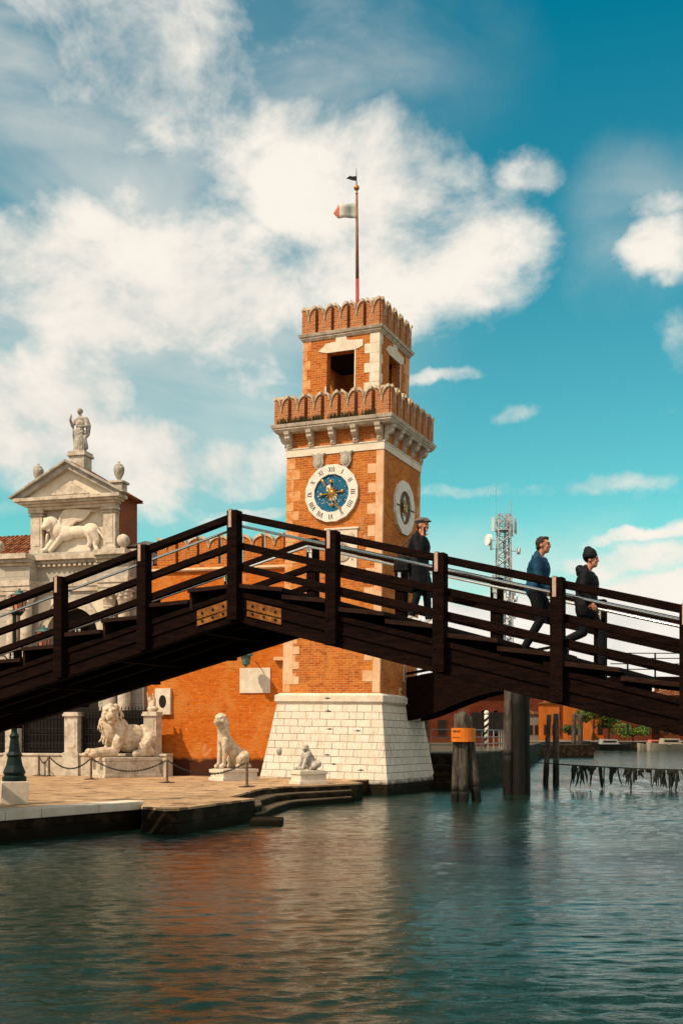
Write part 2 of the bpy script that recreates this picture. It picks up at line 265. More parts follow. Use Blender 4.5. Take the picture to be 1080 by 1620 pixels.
# ------------------------------------------------------------------ mesh builder
class MB:
    def __init__(s): s.v=[]; s.f=[]
    def add(s,vs,fs):
        o=len(s.v); s.v+= [tuple(v) for v in vs]; s.f+=[tuple(i+o for i in f) for f in fs]; return s
    def box(s,x0,x1,y0,y1,z0,z1):
        v=[(x,y,z) for z in(z0,z1) for y in(y0,y1) for x in(x0,x1)]
        return s.add(v,[(0,2,3,1),(4,5,7,6),(0,1,5,4),(2,6,7,3),(0,4,6,2),(1,3,7,5)])
    def frustum(s,a0,a1,z0,z1,cx=0,cy=0):
        v=[(cx+sx*a,cy+sy*a,z) for a,z in((a0,z0),(a1,z1)) for sy in(-1,1) for sx in(-1,1)]
        return s.add(v,[(0,2,3,1),(4,5,7,6),(0,1,5,4),(2,6,7,3),(0,4,6,2),(1,3,7,5)])
    def prism(s,pts,a,b,axis='y'):
        """pts in the plane across axis: y -> (x,z); x -> (y,z); z -> (x,y)"""
        f={'y':lambda p,t:(p[0],t,p[1]),'x':lambda p,t:(t,p[0],p[1]),'z':lambda p,t:(p[0],p[1],t)}[axis]
        n=len(pts); v=[f(p,a) for p in pts]+[f(p,b) for p in pts]
        return s.add(v,[tuple(range(n)),tuple(range(2*n-1,n-1,-1))]+[(i,i+n,(i+1)%n+n,(i+1)%n) for i in range(n)])
    def tube(s,path,rad,n=10,cap=True):
        path=[Vector(p) for p in path]
        if not hasattr(rad,'__len__'): rad=[rad]*len(path)
        vs=[];fs=[];prev=None
        for i,p in enumerate(path):
            a=path[max(i-1,0)]; b=path[min(i+1,len(path)-1)]; d=(b-a).normalized()
            ref=Vector((0,0,1)) if abs(d.z)<.95 else Vector((1,0,0))
            if prev is None: e=d.cross(ref).normalized()
            else: e=(prev-d*prev.dot(d)).normalized()
            prev=e; g=d.cross(e)
            for k in range(n):
                q=2*math.pi*k/n; vs.append(p+(e*math.cos(q)+g*math.sin(q))*rad[i])
        for i in range(len(path)-1):
            for k in range(n): fs.append((i*n+k,i*n+(k+1)%n,(i+1)*n+(k+1)%n,(i+1)*n+k))
        if cap: fs.append(tuple(range(n-1,-1,-1))); fs.append(tuple((len(path)-1)*n+k for k in range(n)))
        return s.add(vs,fs)
    def bar(s,p0,p1,w,h,up=(0,0,1)):
        p0=Vector(p0);p1=Vector(p1);d=(p1-p0).normalized(); sd_=d.cross(Vector(up)).normalized(); u=sd_.cross(d)
        v=[p+sd_*a*w/2+u*b*h/2 for p in(p0,p1) for a,b in((-1,-1),(1,-1),(1,1),(-1,1))]
        return s.add(v,[(3,2,1,0),(4,5,6,7),(0,1,5,4),(1,2,6,5),(2,3,7,6),(3,0,4,7)])
    def lathe(s,prof,c=(0,0,0),n=20):
        vs=[];fs=[]
        for r,z in prof:
            for k in range(n):
                q=2*math.pi*k/n; vs.append((c[0]+r*math.cos(q),c[1]+r*math.sin(q),c[2]+z))
        for i in range(len(prof)-1):
            for k in range(n): fs.append((i*n+k,i*n+(k+1)%n,(i+1)*n+(k+1)%n,(i+1)*n+k))
        fs.append(tuple(range(n-1,-1,-1))); fs.append(tuple((len(prof)-1)*n+k for k in range(n)))
        return s.add(vs,fs)
    def ball(s,c,r,n=10,rot=None):
        if not hasattr(r,'__len__'): r=(r,r,r)
        c=Vector(c); vs=[];fs=[];m=2*n
        for i in range(n+1):
            th=math.pi*i/n
            for k in range(m):
                q=2*math.pi*k/m; v=Vector((r[0]*math.sin(th)*math.cos(q),r[1]*math.sin(th)*math.sin(q),r[2]*math.cos(th)))
                if rot: v=rot@v
                vs.append(c+v)
        for i in range(n):
            for k in range(m):
                a,b,cc,d=i*m+k,i*m+(k+1)%m,(i+1)*m+(k+1)%m,(i+1)*m+k
                fs.append((a,d,cc) if i==0 else ((a,d,b) if i==n-1 else (a,d,cc,b)))
        return s.add(vs,fs)
    def cap(s,p0,r0,p1,r1,n=10):
        """tapered capsule"""
        p0=Vector(p0);p1=Vector(p1)
        s.tube([p0,p1],[r0,r1],n); s.ball(p0,r0,6); s.ball(p1,r1,6); return s
    def chain(s,pts,n=10):
        for a,b in zip(pts[:-1],pts[1:]): s.cap(a[:3],a[3],b[:3],b[3],n)
        return s
    def build(s,name,mat,parent=None,smooth=False,bevel=0,remesh=0,smooth_it=0,disp=None):
        me=bpy.data.meshes.new(name); me.from_pydata(s.v,[],s.f)
        bm=bmesh.new(); bm.from_mesh(me)
        if remesh or smooth: bmesh.ops.remove_doubles(bm,verts=bm.verts,dist=1e-5)
        bmesh.ops.recalc_face_normals(bm,faces=bm.faces); bm.to_mesh(me); bm.free()
        if smooth: me.polygons.foreach_set('use_smooth',[True]*len(me.polygons))
        me.materials.append(M[mat] if isinstance(mat,str) else mat)
        o=bpy.data.objects.new(name,me); COL.objects.link(o)
        if parent: o.parent=parent
        if bevel:
            b=o.modifiers.new('b','BEVEL'); b.width=bevel; b.segments=2; b.limit_method='ANGLE'
        if remesh:
            r=o.modifiers.new('r','REMESH'); r.mode='VOXEL'; r.voxel_size=remesh; r.use_smooth_shade=True
            if smooth_it:
                k=o.modifiers.new('s','SMOOTH'); k.factor=.5; k.iterations=smooth_it
            if disp:
                tx=bpy.data.textures.new('t','CLOUDS'); tx.noise_scale=disp[0]; tx.noise_depth=3
                k=o.modifiers.new('d','DISPLACE'); k.texture=tx; k.strength=disp[1]; k.mid_level=.5; k.texture_coords='LOCAL'
        return o
def tag(o,label=None,cat=None,group=None,kind=None):
    for k,v in(('label',label),('category',cat),('group',group),('kind',kind)):
        if v: o[k]=v
    return o
def thing(name,label,cat,loc=(0,0,0),rotz=0,group=None):
    o=bpy.data.objects.new(name,None); COL.objects.link(o); o.empty_display_size=.3
    o.location=loc; o.rotation_euler=(0,0,rotz); return tag(o,label,cat,group)
def dup(root,loc,rotz,label):
    c=root.copy(); COL.objects.link(c); c.location=loc; c.rotation_euler=(0,0,rotz); c['label']=label
    for ch in list(root.children):
        d=ch.copy(); COL.objects.link(d); d.parent=c
        for g in list(ch.children):
            e=g.copy(); COL.objects.link(e); e.parent=d
    return c
# ------------------------------------------------------------------ water and ground
import numpy as np
def water_mesh():
    ys=[-60.,-25.,-8.,0.,4.]; y=7.0
    while y<120: ys.append(y); y+=max(.0031*y,.034)
    while y<900: ys.append(y); y*=1.06
    ys=np.array(ys+[900.]); nu=560
    u=np.concatenate([[-1.6,-1.25],np.linspace(-1,1,nu),[1.25,1.6]])
    Y=np.repeat(ys[:,None],len(u),1); half=np.abs(ys)*.40+7.0
    X=u[None,:]*half[:,None]; X[:,0]=-700; X[:,-1]=700; X[:,1]=-half*1.0-60; X[:,-2]=half+60
    rg_=np.random.RandomState(5); Z=np.zeros_like(X)
    dy=np.gradient(ys)[:,None]; dx=(half*2/nu)[:,None]; step=np.maximum(dy,dx*.8)
    patch=.70+.45*np.sin(X*.21+1.3*np.sin(Y*.13))*np.sin(Y*.17+X*.05+1)
    for i in range(52):
        lam=.13*(5.2**rg_.rand()); k=2*math.pi/lam; th=rg_.normal(0,.42)+math.pi/2+.12
        kx,ky=k*math.cos(th),k*math.sin(th); ph=rg_.rand()*6.28; wob=rg_.rand()*6.28
        amp=.0042*lam**1.0
        fade=np.clip((lam/step-2.2)/2.0,0,1)
        Z+=amp*fade*patch*np.sin(kx*X+ky*Y+ph+.9*np.sin(X*.45*rg_.uniform(.6,1.4)+Y*.3+wob))
    Z[:4]=0; Z[:,:2]=0; Z[:,-2:]=0
    V=np.stack([X,Y,Z],-1).reshape(-1,3); ny,nx=X.shape
    idx=np.arange(ny*nx).reshape(ny,nx); Fc=np.stack([idx[:-1,:-1],idx[:-1,1:],idx[1:,1:],idx[1:,:-1]],-1).reshape(-1,4)
    me=bpy.data.meshes.new('water'); me.vertices.add(len(V)); me.vertices.foreach_set('co',V.ravel())
    me.loops.add(Fc.size); me.loops.foreach_set('vertex_index',Fc.ravel().astype(np.int32)); me.polygons.add(len(Fc))
    me.polygons.foreach_set('loop_start',np.arange(0,Fc.size,4,dtype=np.int32)); me.polygons.foreach_set('use_smooth',np.ones(len(Fc),dtype=bool))
    me.update(); me.validate(); me.materials.append(M['water'])
    o=bpy.data.objects.new('water',me); COL.objects.link(o); return tag(o,kind='structure')
water_mesh()
QZ=.60
quay=[(-60,-20),(-34,-18.2),(-7.25,23.4),(-4.87,27.1),(-4.72,26.0),(-4.05,25.2),(-3.75,25.3),(-2.29,29.3),(-3.05,29.9),(-2.85,31.8),(-2.55,34.6),(-1.9,36.0),(-.85,36.9),(.46,38.2),(.75,38.9),(.2,40.5),(2.2,43.5),(2.6,50),(-60,66)]
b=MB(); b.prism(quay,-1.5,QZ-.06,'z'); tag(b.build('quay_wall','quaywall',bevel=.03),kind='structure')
b=MB(); b.prism(quay,QZ-.055,QZ,'z'); tag(b.build('pavement','pave'),kind='structure')
# steps curving down into the water
def offset_steps():
    out=[]
    for k,(z,o) in enumerate(((.40,.45),(.20,.9))):
        pts=[(-2.29,29.35),(-2.25+.2*o,30.1-.3*o),(-2.75+.9*o,31.9),(-2.45+.9*o,34.5-.45*o),(-1.8+.5*o,35.9-o),(-.85+.2*o,36.8-o),(.35,38.0-.9*o)]
        inner=[(.3,38.6),(-.9,37.4),(-2.2,36.4),(-3,34.6),(-3.2,31.5),(-3.1,29.7)]
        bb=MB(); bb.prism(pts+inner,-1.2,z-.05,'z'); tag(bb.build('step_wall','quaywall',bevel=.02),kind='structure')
        bb=MB(); bb.prism(pts+inner,z-.047,z,'z'); tag(bb.build('water_step','stepstone',bevel=.012),kind='structure')
offset_steps()
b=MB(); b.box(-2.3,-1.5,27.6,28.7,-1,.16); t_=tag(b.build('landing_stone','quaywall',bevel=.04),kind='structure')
# white coping along the near quay edge
cop=[(-13.0,14.46),(-7.25,23.4),(-4.87,27.1)]
def offs(p,q,d):
    v=Vector((q[0]-p[0],q[1]-p[1])).normalized(); n=Vector((v.y,-v.x)); return n*d
n_=offs(cop[1],cop[2],.05); m_=offs(cop[1],cop[2],-.62)
root=thing('quay_coping','white stone coping blocks along the near quay edge beside the lamp post','kerb',(cop[2][0],cop[2][1],0),math.atan2(cop[1][1]-cop[2][1],cop[1][0]-cop[2][0]))
L_=(Vector(cop[0])-Vector(cop[2])).length
x=0; i=0
while x<L_:
    ww=[1.55,1.75,1.0,1.35,1.6][i%5]; bb=MB(); bb.box(x+.008,min(x+ww,L_)-.008,-.55,.06,QZ-.14,QZ+.07); bb.build('coping_block','stone_light',root,bevel=.02); x+=ww; i+=1
# ------------------------------------------------------------------ clock tower
YAW=R(23.88); TILT=R(1.013)
tw=thing('clock_tower','tall square orange brick clock tower with swallowtail battlements and a battered white stone base','tower',(.33,45,0))
tw.rotation_euler=(Matrix.Rotation(TILT,3,'Y')@Matrix.Rotation(-YAW,3,'Z')).to_euler()
# battered base
b=MB(); b.frustum(2.92,2.705,-1.4,.42); b.build('footing','quaywall',tw,bevel=.04)
b=MB(); b.frustum(2.73,2.245,.42,3.50); b.build('battered_base','ashlar',tw,bevel=.02)
b=MB(); b.frustum(2.27,2.30,3.50,3.56).frustum(2.32,2.32,3.56,3.82).frustum(2.30,2.16,3.82,3.90); b.build('base_cornice','stone_light',tw,bevel=.02)
A=2.07
b=MB(); b.frustum(A,A,3.90,14.3); b.build('shaft','brick',tw)
# quoins at each corner: a plain pale strip by the near corner, worn toothed blocks elsewhere
for (cx,cy) in((-1,-1),(1,-1),(1,1),(-1,1)):
    b=MB(); z=3.93;k=0; near=(cx,cy)==(1,-1); e=.012
    if near: b.box(A-.30,A+e,-A-e,-A+.1,3.93,13.27)
    while z<13.0:
        h=min(.36+.1*random.random(),13.26-z)
        l1=(.66 if k%2 else .42)*random.uniform(.9,1.1); l2=(.26 if k%2 else .42)*random.uniform(.8,1.1)
        if near:
            if k%2 and (z<6.3 or z>7): b.box(A-l1,A-.302,-A-e,-A+.1,z,z+h)
        else:
            xs=sorted((cx*(A+e),cx*(A-l1+.08))); ys=sorted((cy*(A+e),cy*(A-.2))); b.box(xs[0],xs[1],ys[0],ys[1],z,z+h-.012)
            xs=sorted((cx*(A+e-.003),cx*(A-.25))); ys=sorted((cy*(A+e-.003),cy*(A-l2))); b.box(xs[0],xs[1],ys[0],ys[1],z,z+h-.014)
        z+=h;k+=1
    b.build('quoins','quoin' if near else 'quoin_worn',tw,bevel=.006)
b=MB(); z=4.25
b.box(-A-.02,-A+.42,-A-.02,-A+.1,4.25,6.6)
while z<6.5: b.box(-A+.422,-A+.70,-A-.02,-A+.1,z,z+.30); z+=.60
b.build('toothed_quoin','quoin',tw,bevel=.008)
b=MB(); b.frustum(2.11,2.11,13.28,13.60).frustum(2.13,2.14,13.56,13.62); b.build('stone_band','stone_light',tw,bevel=.012)
# brackets
def bracket_mb():
    b=MB(); pr=[(0,0),(-.10,0),(-.13,.08),(-.10,.16),(-.14,.22),(-.26,.27),(-.33,.36),(-.34,.46),(-.40,.50),(-.42,.62),(0,.62)]
    b.prism(pr,-.11,.11,'x'); b.prism([(-.03,.1),(-.16,.1),(-.16,.18),(-.03,.18)],-.07,.07,'x'); return b
br0=bracket_mb().build('bracket','stone',tw,bevel=.012)
first=True
for side in range(4):
    for xx in(-1.93,-.98,-.03,.92,1.93):
        o=br0 if first else br0.copy()
        if not first: COL.objects.link(o)
        first=False
        Rz=Matrix.Rotation(side*math.pi/2,4,'Z')
        o.parent=tw; o.matrix_local=Rz@Matrix.Translation((xx,-A,13.62))
b=MB(); b.frustum(2.42,2.50,14.20,14.30).frustum(2.52,2.52,14.30,14.37).frustum(2.55,2.60,14.37,14.50); b.build('lower_cornice','stone',tw,bevel=.012)
# belfry walls
B=1.64
b=MB()
for side in range(4):
    Rz=Matrix.Rotation(side*math.pi/2,3,'Z')
    for (x0,x1,z0,z1) in((-B,-.60,14.5,18.0),(.60,B-.36,14.5,18.0),(-.60,.60,14.5,15.0),(-.60,.60,17.42,18.0)):
        q=MB(); q.box(x0,x1,-B,-B+.36,z0,z1); b.add([Rz@Vector(v) for v in q.v],q.f)
b.build('belfry','brick',tw)
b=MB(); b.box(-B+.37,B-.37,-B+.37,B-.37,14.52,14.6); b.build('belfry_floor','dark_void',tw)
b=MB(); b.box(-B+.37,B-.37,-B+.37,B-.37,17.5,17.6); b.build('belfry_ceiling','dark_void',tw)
for side in range(4):
    Rz=Matrix.Rotation(side*math.pi/2,4,'Z')
    b=MB(); y0,y1=-B-.03,-B+.1
    b.prism([(-.62,17.42),(.62,17.42),(.95,17.52),(.95,17.78),(.28,17.84),(.22,18.0),(-.22,18.0),(-.22,17.84),(-.62,17.80),(-.98,17.52)],y0,y1,'y')
    o=b.build('lintel','stone_light',tw,bevel=.01); o.matrix_local=Rz
    b=MB(); b.box(.60,.66,y0+.005,y1,15.0,17.42); b.box(-.66,-.60,y0+.005,y1,15.0,16.1)
    z=15.1;k=0
    o=b.build('window_jamb','stone_light',tw,bevel=.008); o.matrix_local=Rz
    b=MB(); zz=14.55;k=0
    while zz<17.6:
        l=.62 if k%2 else .40; b.box(B-l,B+.015,-B-.015,-B+.2,zz,zz+.375); b.box(B-.1,B+.012,-B-.012,-B+(.20 if k%2 else .34),zz,zz+.375); zz+=.38;k+=1
    o=b.build('belfry_quoins','stone_light' if side==0 else 'quoin_worn',tw,bevel=.008); o.matrix_local=Rz
b=MB(); b.frustum(1.67,1.72,17.98,18.06).frustum(1.74,1.74,18.06,18.13).frustum(1.78,1.83,18.13,18.24); b.build('upper_cornice','stone',tw,bevel=.012)
# swallowtail merlons
def merlon_pts(wd,top,dip,n=7):
    p=[(0,0),(wd,0)]
    for i in range(n+1):
        u=i/n; p.append((wd-u*wd/2,top-dip*(1-math.sqrt(max(0,1-u*u)))))
    for i in range(n-1,-1,-1):
        u=i/n; p.append((u*wd/2,top-dip*(1-math.sqrt(max(0,1-u*u)))))
    return p
def make_merlon(wd,top,dip,th,parent,matb='brick_dark',n=7):
    p=merlon_pts(wd,top,dip,n)
    o=MB().prism(p,0,th,'y').build('merlon',matb,parent)
    arc=p[2:]; b=MB()
    th2=.095
    for i in range(len(arc)-1):
        (x0,z0),(x1,z1)=arc[i],arc[i+1]
        b.add([(x0,-.055,z0-.02),(x1,-.055,z1-.02),(x1,th+.03,z1-.02),(x0,th+.03,z0-.02),(x0,-.055,z0+th2),(x1,-.055,z1+th2),(x1,th+.03,z1+th2),(x0,th+.03,z0+th2)],
              [(0,1,5,4),(2,3,7,6),(4,5,6,7),(3,2,1,0),(0,4,7,3),(1,2,6,5)])
    c=b.build('coping','coping_stone',o)
    return o,c
def row_of_merlons(parent,a,z,n,top,dip,gap,th,sides=4):
    pitch=(2*a)/n; wd=pitch-gap
    m0,c0=make_merlon(wd,top,dip,th,parent)
    first=True
    for side in range(sides):
        for k in range(n):
            if first: o=m0
            else:
                o=m0.copy(); COL.objects.link(o); c=c0.copy(); COL.objects.link(c); c.parent=o
            o.parent=parent; first=False
            o.matrix_local=Matrix.Rotation(side*math.pi/2,4,'Z')@Matrix.Translation((-a+k*pitch+gap*(k==0 and 0 or .5)+(.0),-a,z))
row_of_merlons(tw,2.49,14.5,7,1.04,.54,.15,.42)
row_of_merlons(tw,1.72,18.24,5,1.02,.52,.14,.40)
b=MB(); b.frustum(1.26,1.26,18.24,18.5).frustum(1.28,.1,18.5,19.0); b.build('gap_backing_roof','tile',tw)  # unseen roof core added inside the merlons so their gaps look dark
# moss tufts on the lower cornice
for k in range(6):
    b=MB(); cx=-2.0+k*.72+random.uniform(-.1,.1)
    for j in range(60):
        p=Vector((cx+random.gauss(0,.16),-2.49-random.random()*.05,14.5)); h=random.uniform(.05,.28); q=p+Vector((random.gauss(0,.04),random.uniform(-.06,.0),h))
        b.tube([p,q],[.02,.006],4)
    b.build('moss_tuft','moss',tw)
# --- front clock
def front(o): return o
ck=thing('clock','',None); ck.name='clock_dial_mount'; bpy.data.objects.remove(ck)
CX,CZ,CR=-.06,11.72,1.14
def ring_mb(r0,r1,y0,y1,n=12,ph=0,cx=CX,cz=CZ):
    b=MB();vs=[];fs=[]
    for r,y in((r0,y1),(r0,y0),(r1,y0),(r1,y1)):
        for k in range(n*(1)):
            q=ph+2*math.pi*k/n; vs.append((cx+r*math.cos(q),y,cz+r*math.sin(q)))
    for j in range(4):
        for k in range(n): fs.append((j*n+k,j*n+(k+1)%n,((j+1)%4)*n+(k+1)%n,((j+1)%4)*n+k))
    return b.add(vs,fs)
def disc_mb(r,y0,y1,n=48,cx=CX,cz=CZ):
    b=MB(); return b.prism([(cx+r*math.cos(2*math.pi*k/n),cz+r*math.sin(2*math.pi*k/n)) for k in range(n)],y0,y1,'y')
dial=disc_mb(.78,-A-.05,-A+.02).build('clock_dial','clockblue',tw)
rg=ring_mb(.745,CR,-A-.12,-A+.01,16,math.pi/16).build('clock_ring','dialwhite',tw,bevel=.012)
NUM=['XII','I','II','III','IIII','V','VI','VII','VIII','IX','X','XI']
def stroke(b,org,u,v,x0,y0,x1,y1,w,y):
    p0=org+u*x0+v*y0; p1=org+u*x1+v*y1; d=(p1-p0).normalized(); n=Vector((-d.y,d.x))*w/2
    q=[p0+n,p0-n,p1-n,p1+n]
    b.prism([(a.x,a.y) for a in q],y,y-.012,'y')
for i,tx in enumerate(NUM):
    ang=math.pi/2-i*math.pi/6; v=Vector((math.cos(ang),math.sin(ang))); u=Vector((v.y,-v.x))
    org=Vector((CX,CZ))+v*.83; H_=.19
    ws=[{'I':.07,'V':.14,'X':.14}[c] for c in tx]; x=-sum(ws)/2; b=MB()
    for c,ww in zip(tx,ws):
        m=x+ww/2
        if c=='I': stroke(b,org,u,v,m,0,m,H_,.026,-A-.119)
        elif c=='V': stroke(b,org,u,v,m-.05,H_,m,0,.026,-A-.119); stroke(b,org,u,v,m+.05,H_,m,0,.015,-A-.1195)
        else: stroke(b,org,u,v,m-.05,H_,m+.05,0,.026,-A-.119); stroke(b,org,u,v,m+.05,H_,m-.05,0,.015,-A-.1195)
        x+=ww
    b.build('numeral','numeral',rg)
rnd=random.Random(3)
b=MB()
for k in range(46):
    q=rnd.uniform(0,6.28); r=rnd.uniform(.34,.70); s_=rnd.uniform(.014,.028)
    cxx,czz=CX+r*math.cos(q),CZ+r*math.sin(q)
    b.prism([(cxx+s_*(1 if j%2 else .5)*math.cos(j*math.pi/5),czz+s_*(1 if j%2 else .5)*math.sin(j*math.pi/5)) for j in range(10)],-A-.049,-A-.062,'y')
b.build('star_pattern','starwhite',dial)
b=MB()
for k in range(9): b.ball((CX+rnd.uniform(-.16,.16),-A-.06,CZ+rnd.choice((-1,1))*rnd.uniform(.08,.24)),(.14,.03,.09),6)
b.build('cloud_boss','starwhite',dial,smooth=True)
b=MB(); b.ball((CX,-A-.11,CZ),(.13,.05,.13),8)
for k in range(12):
    q=k*math.pi/6+.1; r=.46 if k%3==0 else .26
    b.bar((CX,-A-.10,CZ),(CX+r*math.cos(q),-A-.10,CZ+r*math.sin(q)),.03,.055,(0,1,0))
    if k%3==0:
        b.ball((CX+r*math.cos(q),-A-.10,CZ+r*math.sin(q)),(.07,.03,.07),6)
b.build('gilded_sun','gold',dial,smooth=False)
b=MB(); b.bar((CX-.1,-A-.16,CZ+.2),(CX+.36,-A-.16,CZ-.62),.03,.05,(0,1,0)); b.prism([(CX+.28,CZ-.56),(CX+.42,CZ-.54),(CX+.42,CZ-.74)],-A-.17,-A-.15,'y'); b.build('clock_hand','gold',dial)
b=MB(); b.bar((CX,-A-.18,CZ),(CX-.36,-A-.18,CZ+.48),.03,.06,(0,1,0)); b.ball((CX-.36,-A-.18,CZ+.48),(.06,.02,.06),6); b.build('clock_hand','gold',dial)
# --- side clock
SY,SZ,SR=.10,11.42,1.10
Rs=Matrix.Rotation(math.pi/2,4,'Z')
o=disc_mb(.72,-A-.05,-A+.02,40,SY,SZ).build('side_clock_dial','clockbrown',tw); o.matrix_local=Rs; sdial=o
o=ring_mb(.68,SR,-A-.12,-A+.01,12,math.pi/12,SY,SZ).build('side_clock_ring','dialwhite',tw,bevel=.012); o.matrix_local=Rs
b=MB(); b.ball((SY,-A-.1,SZ),(.22,.07,.22),8)
for k in range(10): b.bar((SY,-A-.09,SZ),(SY+.33*math.cos(k*.628),-A-.09,SZ+.33*math.sin(k*.628)),.03,.06,(0,1,0))
b.build('gilded_hub','gold',sdial)
b=MB(); b.bar((SY-1.02,-A-.14,SZ-.02),(SY+.98,-A-.14,SZ+.02),.03,.035,(0,1,0)); b.build('clock_hand','iron',sdial)
b=MB(); b.prism([(SY-.18,SZ-.2),(SY+.18,SZ-.2),(SY+.1,SZ-.45),(SY,SZ-.56),(SY-.1,SZ-.45)],-A-.048,-A-.075,'y'); b.prism([(SY-.16,SZ+.18),(SY+.16,SZ+.18),(SY,SZ+.5)],-A-.048,-A-.075,'y'); b.build('dial_motif','starwhite',sdial)
# --- shields above clock, relief panel under it
for sx_ in(-.66,.52):
    b=MB(); pr=[(-.22,.22),(-.30,.42),(-.12,.36),(0,.44),(.12,.36),(.30,.42),(.22,.22),(.24,-.05),(.13,-.28),(0,-.38),(-.13,-.28),(-.24,-.05)]
    b.prism([(sx_+x_*.95,12.98+z_*.85) for x_,z_ in pr],-A-.10,-A+.01,'y'); b.ball((sx_,-A-.10,12.98),(.15,.05,.22),7)
    b.build('coat_of_arms','stone_grey',tw,bevel=.02)
b=MB(); b.box(-.28,1.05,-A-.05,-A+.01,8.75,10.28); b.box(-.34,1.11,-A-.085,-A+.0,10.28,10.36); b.box(-.34,1.11,-A-.085,-A+.0,8.67,8.75)
pn=b.build('relief_panel','stone_light',tw,bevel=.01)
b=MB(); b.ball((.74,-A-.06,10.0),(.2,.06,.17),7); b.ball((.15,-A-.06,9.7),(.3,.06,.25),7); b.ball((.4,-A-.06,9.2),(.35,.06,.2),7); b.chain([(-.1,-A-.06,9.5,.05),(.3,-A-.07,9.9,.06),(.7,-A-.06,9.6,.05),(.85,-A-.06,9.1,.04)])
b.build('relief_figures','stone',pn,remesh=.03,smooth_it=2)
# narrow slit windows on the shaded face
for (yy,z0,z1) in((.10,9.3,9.75),(.55,4.45,5.2),(.1,3.92,4.2)):
    b=MB(); b.box(-.10+yy,.10+yy,-A-.05,-A+.01,z0,z1); o=b.build('slit_frame','quoin',tw,bevel=.01); o.matrix_local=Rs
    b=MB(); b.box(-.045+yy,.045+yy,-A-.053,-A,z0+.07,z1-.1); g=b.build('slit_opening','dark_void',o)
# iron hook at the tower edge
b=MB(); b.tube([(A,1.9,11.05),(A+.12,1.95,11.0)]+[(A+.26+.14*math.cos(q),2.0,11.0+.16*math.sin(q)) for q in [math.pi+ i*math.pi/8 for i in range(9)]]+[(A+.40,2.0,11.12)],.035,7); b.build('iron_hook','iron',tw)
# iron wall ties on the base
b=MB()
for (xx,zz) in((.0,3.7),(.04,3.2),(.15,2.5),(1.35,2.45),(.15,1.5),(.45,1.15),(1.6,.95)):
    t=(zz-.42)/(3.5-.42); aa=2.73+(2.245-2.73)*t
    if zz>3.5: aa=2.32
    b.box(xx-.11,xx+.11,-aa-.012,-aa+.05,zz-.014,zz+.014); b.box(xx-.015,xx+.015,-aa-.014,-aa+.05,zz-.04,zz+.04)
b.build('iron_ties','iron',tw)
b=MB(); b.ball((-1.95,-2.55,1.6),(.11,.12,.14),7); b.build('mooring_boss','stone_grey',tw,smooth=True)
# flagpole, vane, flag: upright in spite of the leaning tower
fp=thing('flagpole','slender flagpole with gilt ball and weather vane rising from the top of the clock tower','flagpole',(.655,45,18.0))
b=MB(); b.tube([(0,0,0),(-.01,0,2.9)],[.085,.075],10); b.build('painted_pole_foot','polered',fp,smooth=True)
b=MB(); b.tube([(-.01,0,2.9),(-.03,0,6.35)],[.074,.05],10); b.build('pole','polewood',fp,smooth=True)
b=MB(); b.ball((-.04,0,6.64),.115,9).tube([(-.03,0,6.3),(-.04,0,6.55)],.045,8).ball((-.035,0,6.42),.06,7); b.build('ball_finial','gold',fp,smooth=True)
b=MB(); b.tube([(-.04,0,6.7),(-.05,0,7.45)],[.03,.008],6); b.prism([(-.06,6.93),(-.06,7.12),(-.22,7.10),(-.30,7.13),(-.46,7.03),(-.30,6.98),(-.22,6.95)],-.012,.012,'y'); b.build('weather_vane','iron',fp)
fl=thing('flag','small green, white and red flag flying to the left from the flagpole','flag',(.60,44.93,23.38))
def flagpart(x0,x1,mat,shape):
    b=MB(); n=8; vs=[];fs=[]
    for i in range(n+1):
        u=x0+(x1-x0)*i/n; y=.06*math.sin(u*9); lo,hi=shape(u)
        for z in [lo+(hi-lo)*j/4 for j in range(5)]: vs.append((-u,y+.03*math.sin(z*5+u*4),z))
    for i in range(n):
        for j in range(4): a=i*5+j; fs.append((a,a+1,a+6,a+5))
    b.add(vs,fs); o=b.build('flag_stripe',mat,fl,smooth=True); s_=o.modifiers.new('s','SOLIDIFY'); s_.thickness=.01; return o
shp=lambda u:(-.0+.02*math.sin(u*7)+max(0,u-.72)**1*.9, .60-.07*u-max(0,u-.68)**1*1.3+.03*math.sin(u*11))
flagpart(.0,.36,'flag_green',shp); flagpart(.36,.70,'flag_white',shp); flagpart(.70,.93,'flag_red',shp)
# ------------------------------------------------------------------ battlemented wall left of the tower
wl=thing('battlemented_wall','long orange brick wall with swallowtail battlements joining the gate and the clock tower','wall',(-2.2,44.4,0),R(-13))
b=MB(); b.box(-6.0,.9,0,.7,.2,9.0); b.build('wall_body','brick_low',wl)
b=MB(); b.prism([(-.10,9.0),(-.14,9.06),(-.10,9.14),(.75,9.14),(.75,9.0)],-6.0,.6,'x'); b.build('string_course','quoin',wl,bevel=.01)
b=MB(); b.box(-6.0,.6,.04,.66,9.14,9.3); b.build('parapet','brick',wl)
m0,c0=make_merlon(.80,1.08,.42,.34,wl,'brick',6); first=True
for k in range(6):
    o=m0 if first else m0.copy()
    if not first:
        COL.objects.link(o); c=c0.copy(); COL.objects.link(c); c.parent=o
    first=False; o.parent=wl; o.matrix_local=Matrix.Translation((-.95-k*.93,.08,9.3))
b=MB(); b.box(-1.98,-.68,-.05,.01,3.98,5.0); b.build('blank_plaque','stone_light',wl,bevel=.01)
b=MB(); n=24
ov=[( -5.28+.16*math.cos(q),3.66+.27*math.sin(q)) for q in [2*math.pi*k/n for k in range(n)]]
fr=MB(); fr.box(-5.62,-4.94,-.14,.01,3.12,4.20); fo=fr.build('oculus_frame','stone_light',wl,bevel=.015)
b.prism(ov,-.145,-.1,'y'); b.build('oculus_opening','dark_void',fo)
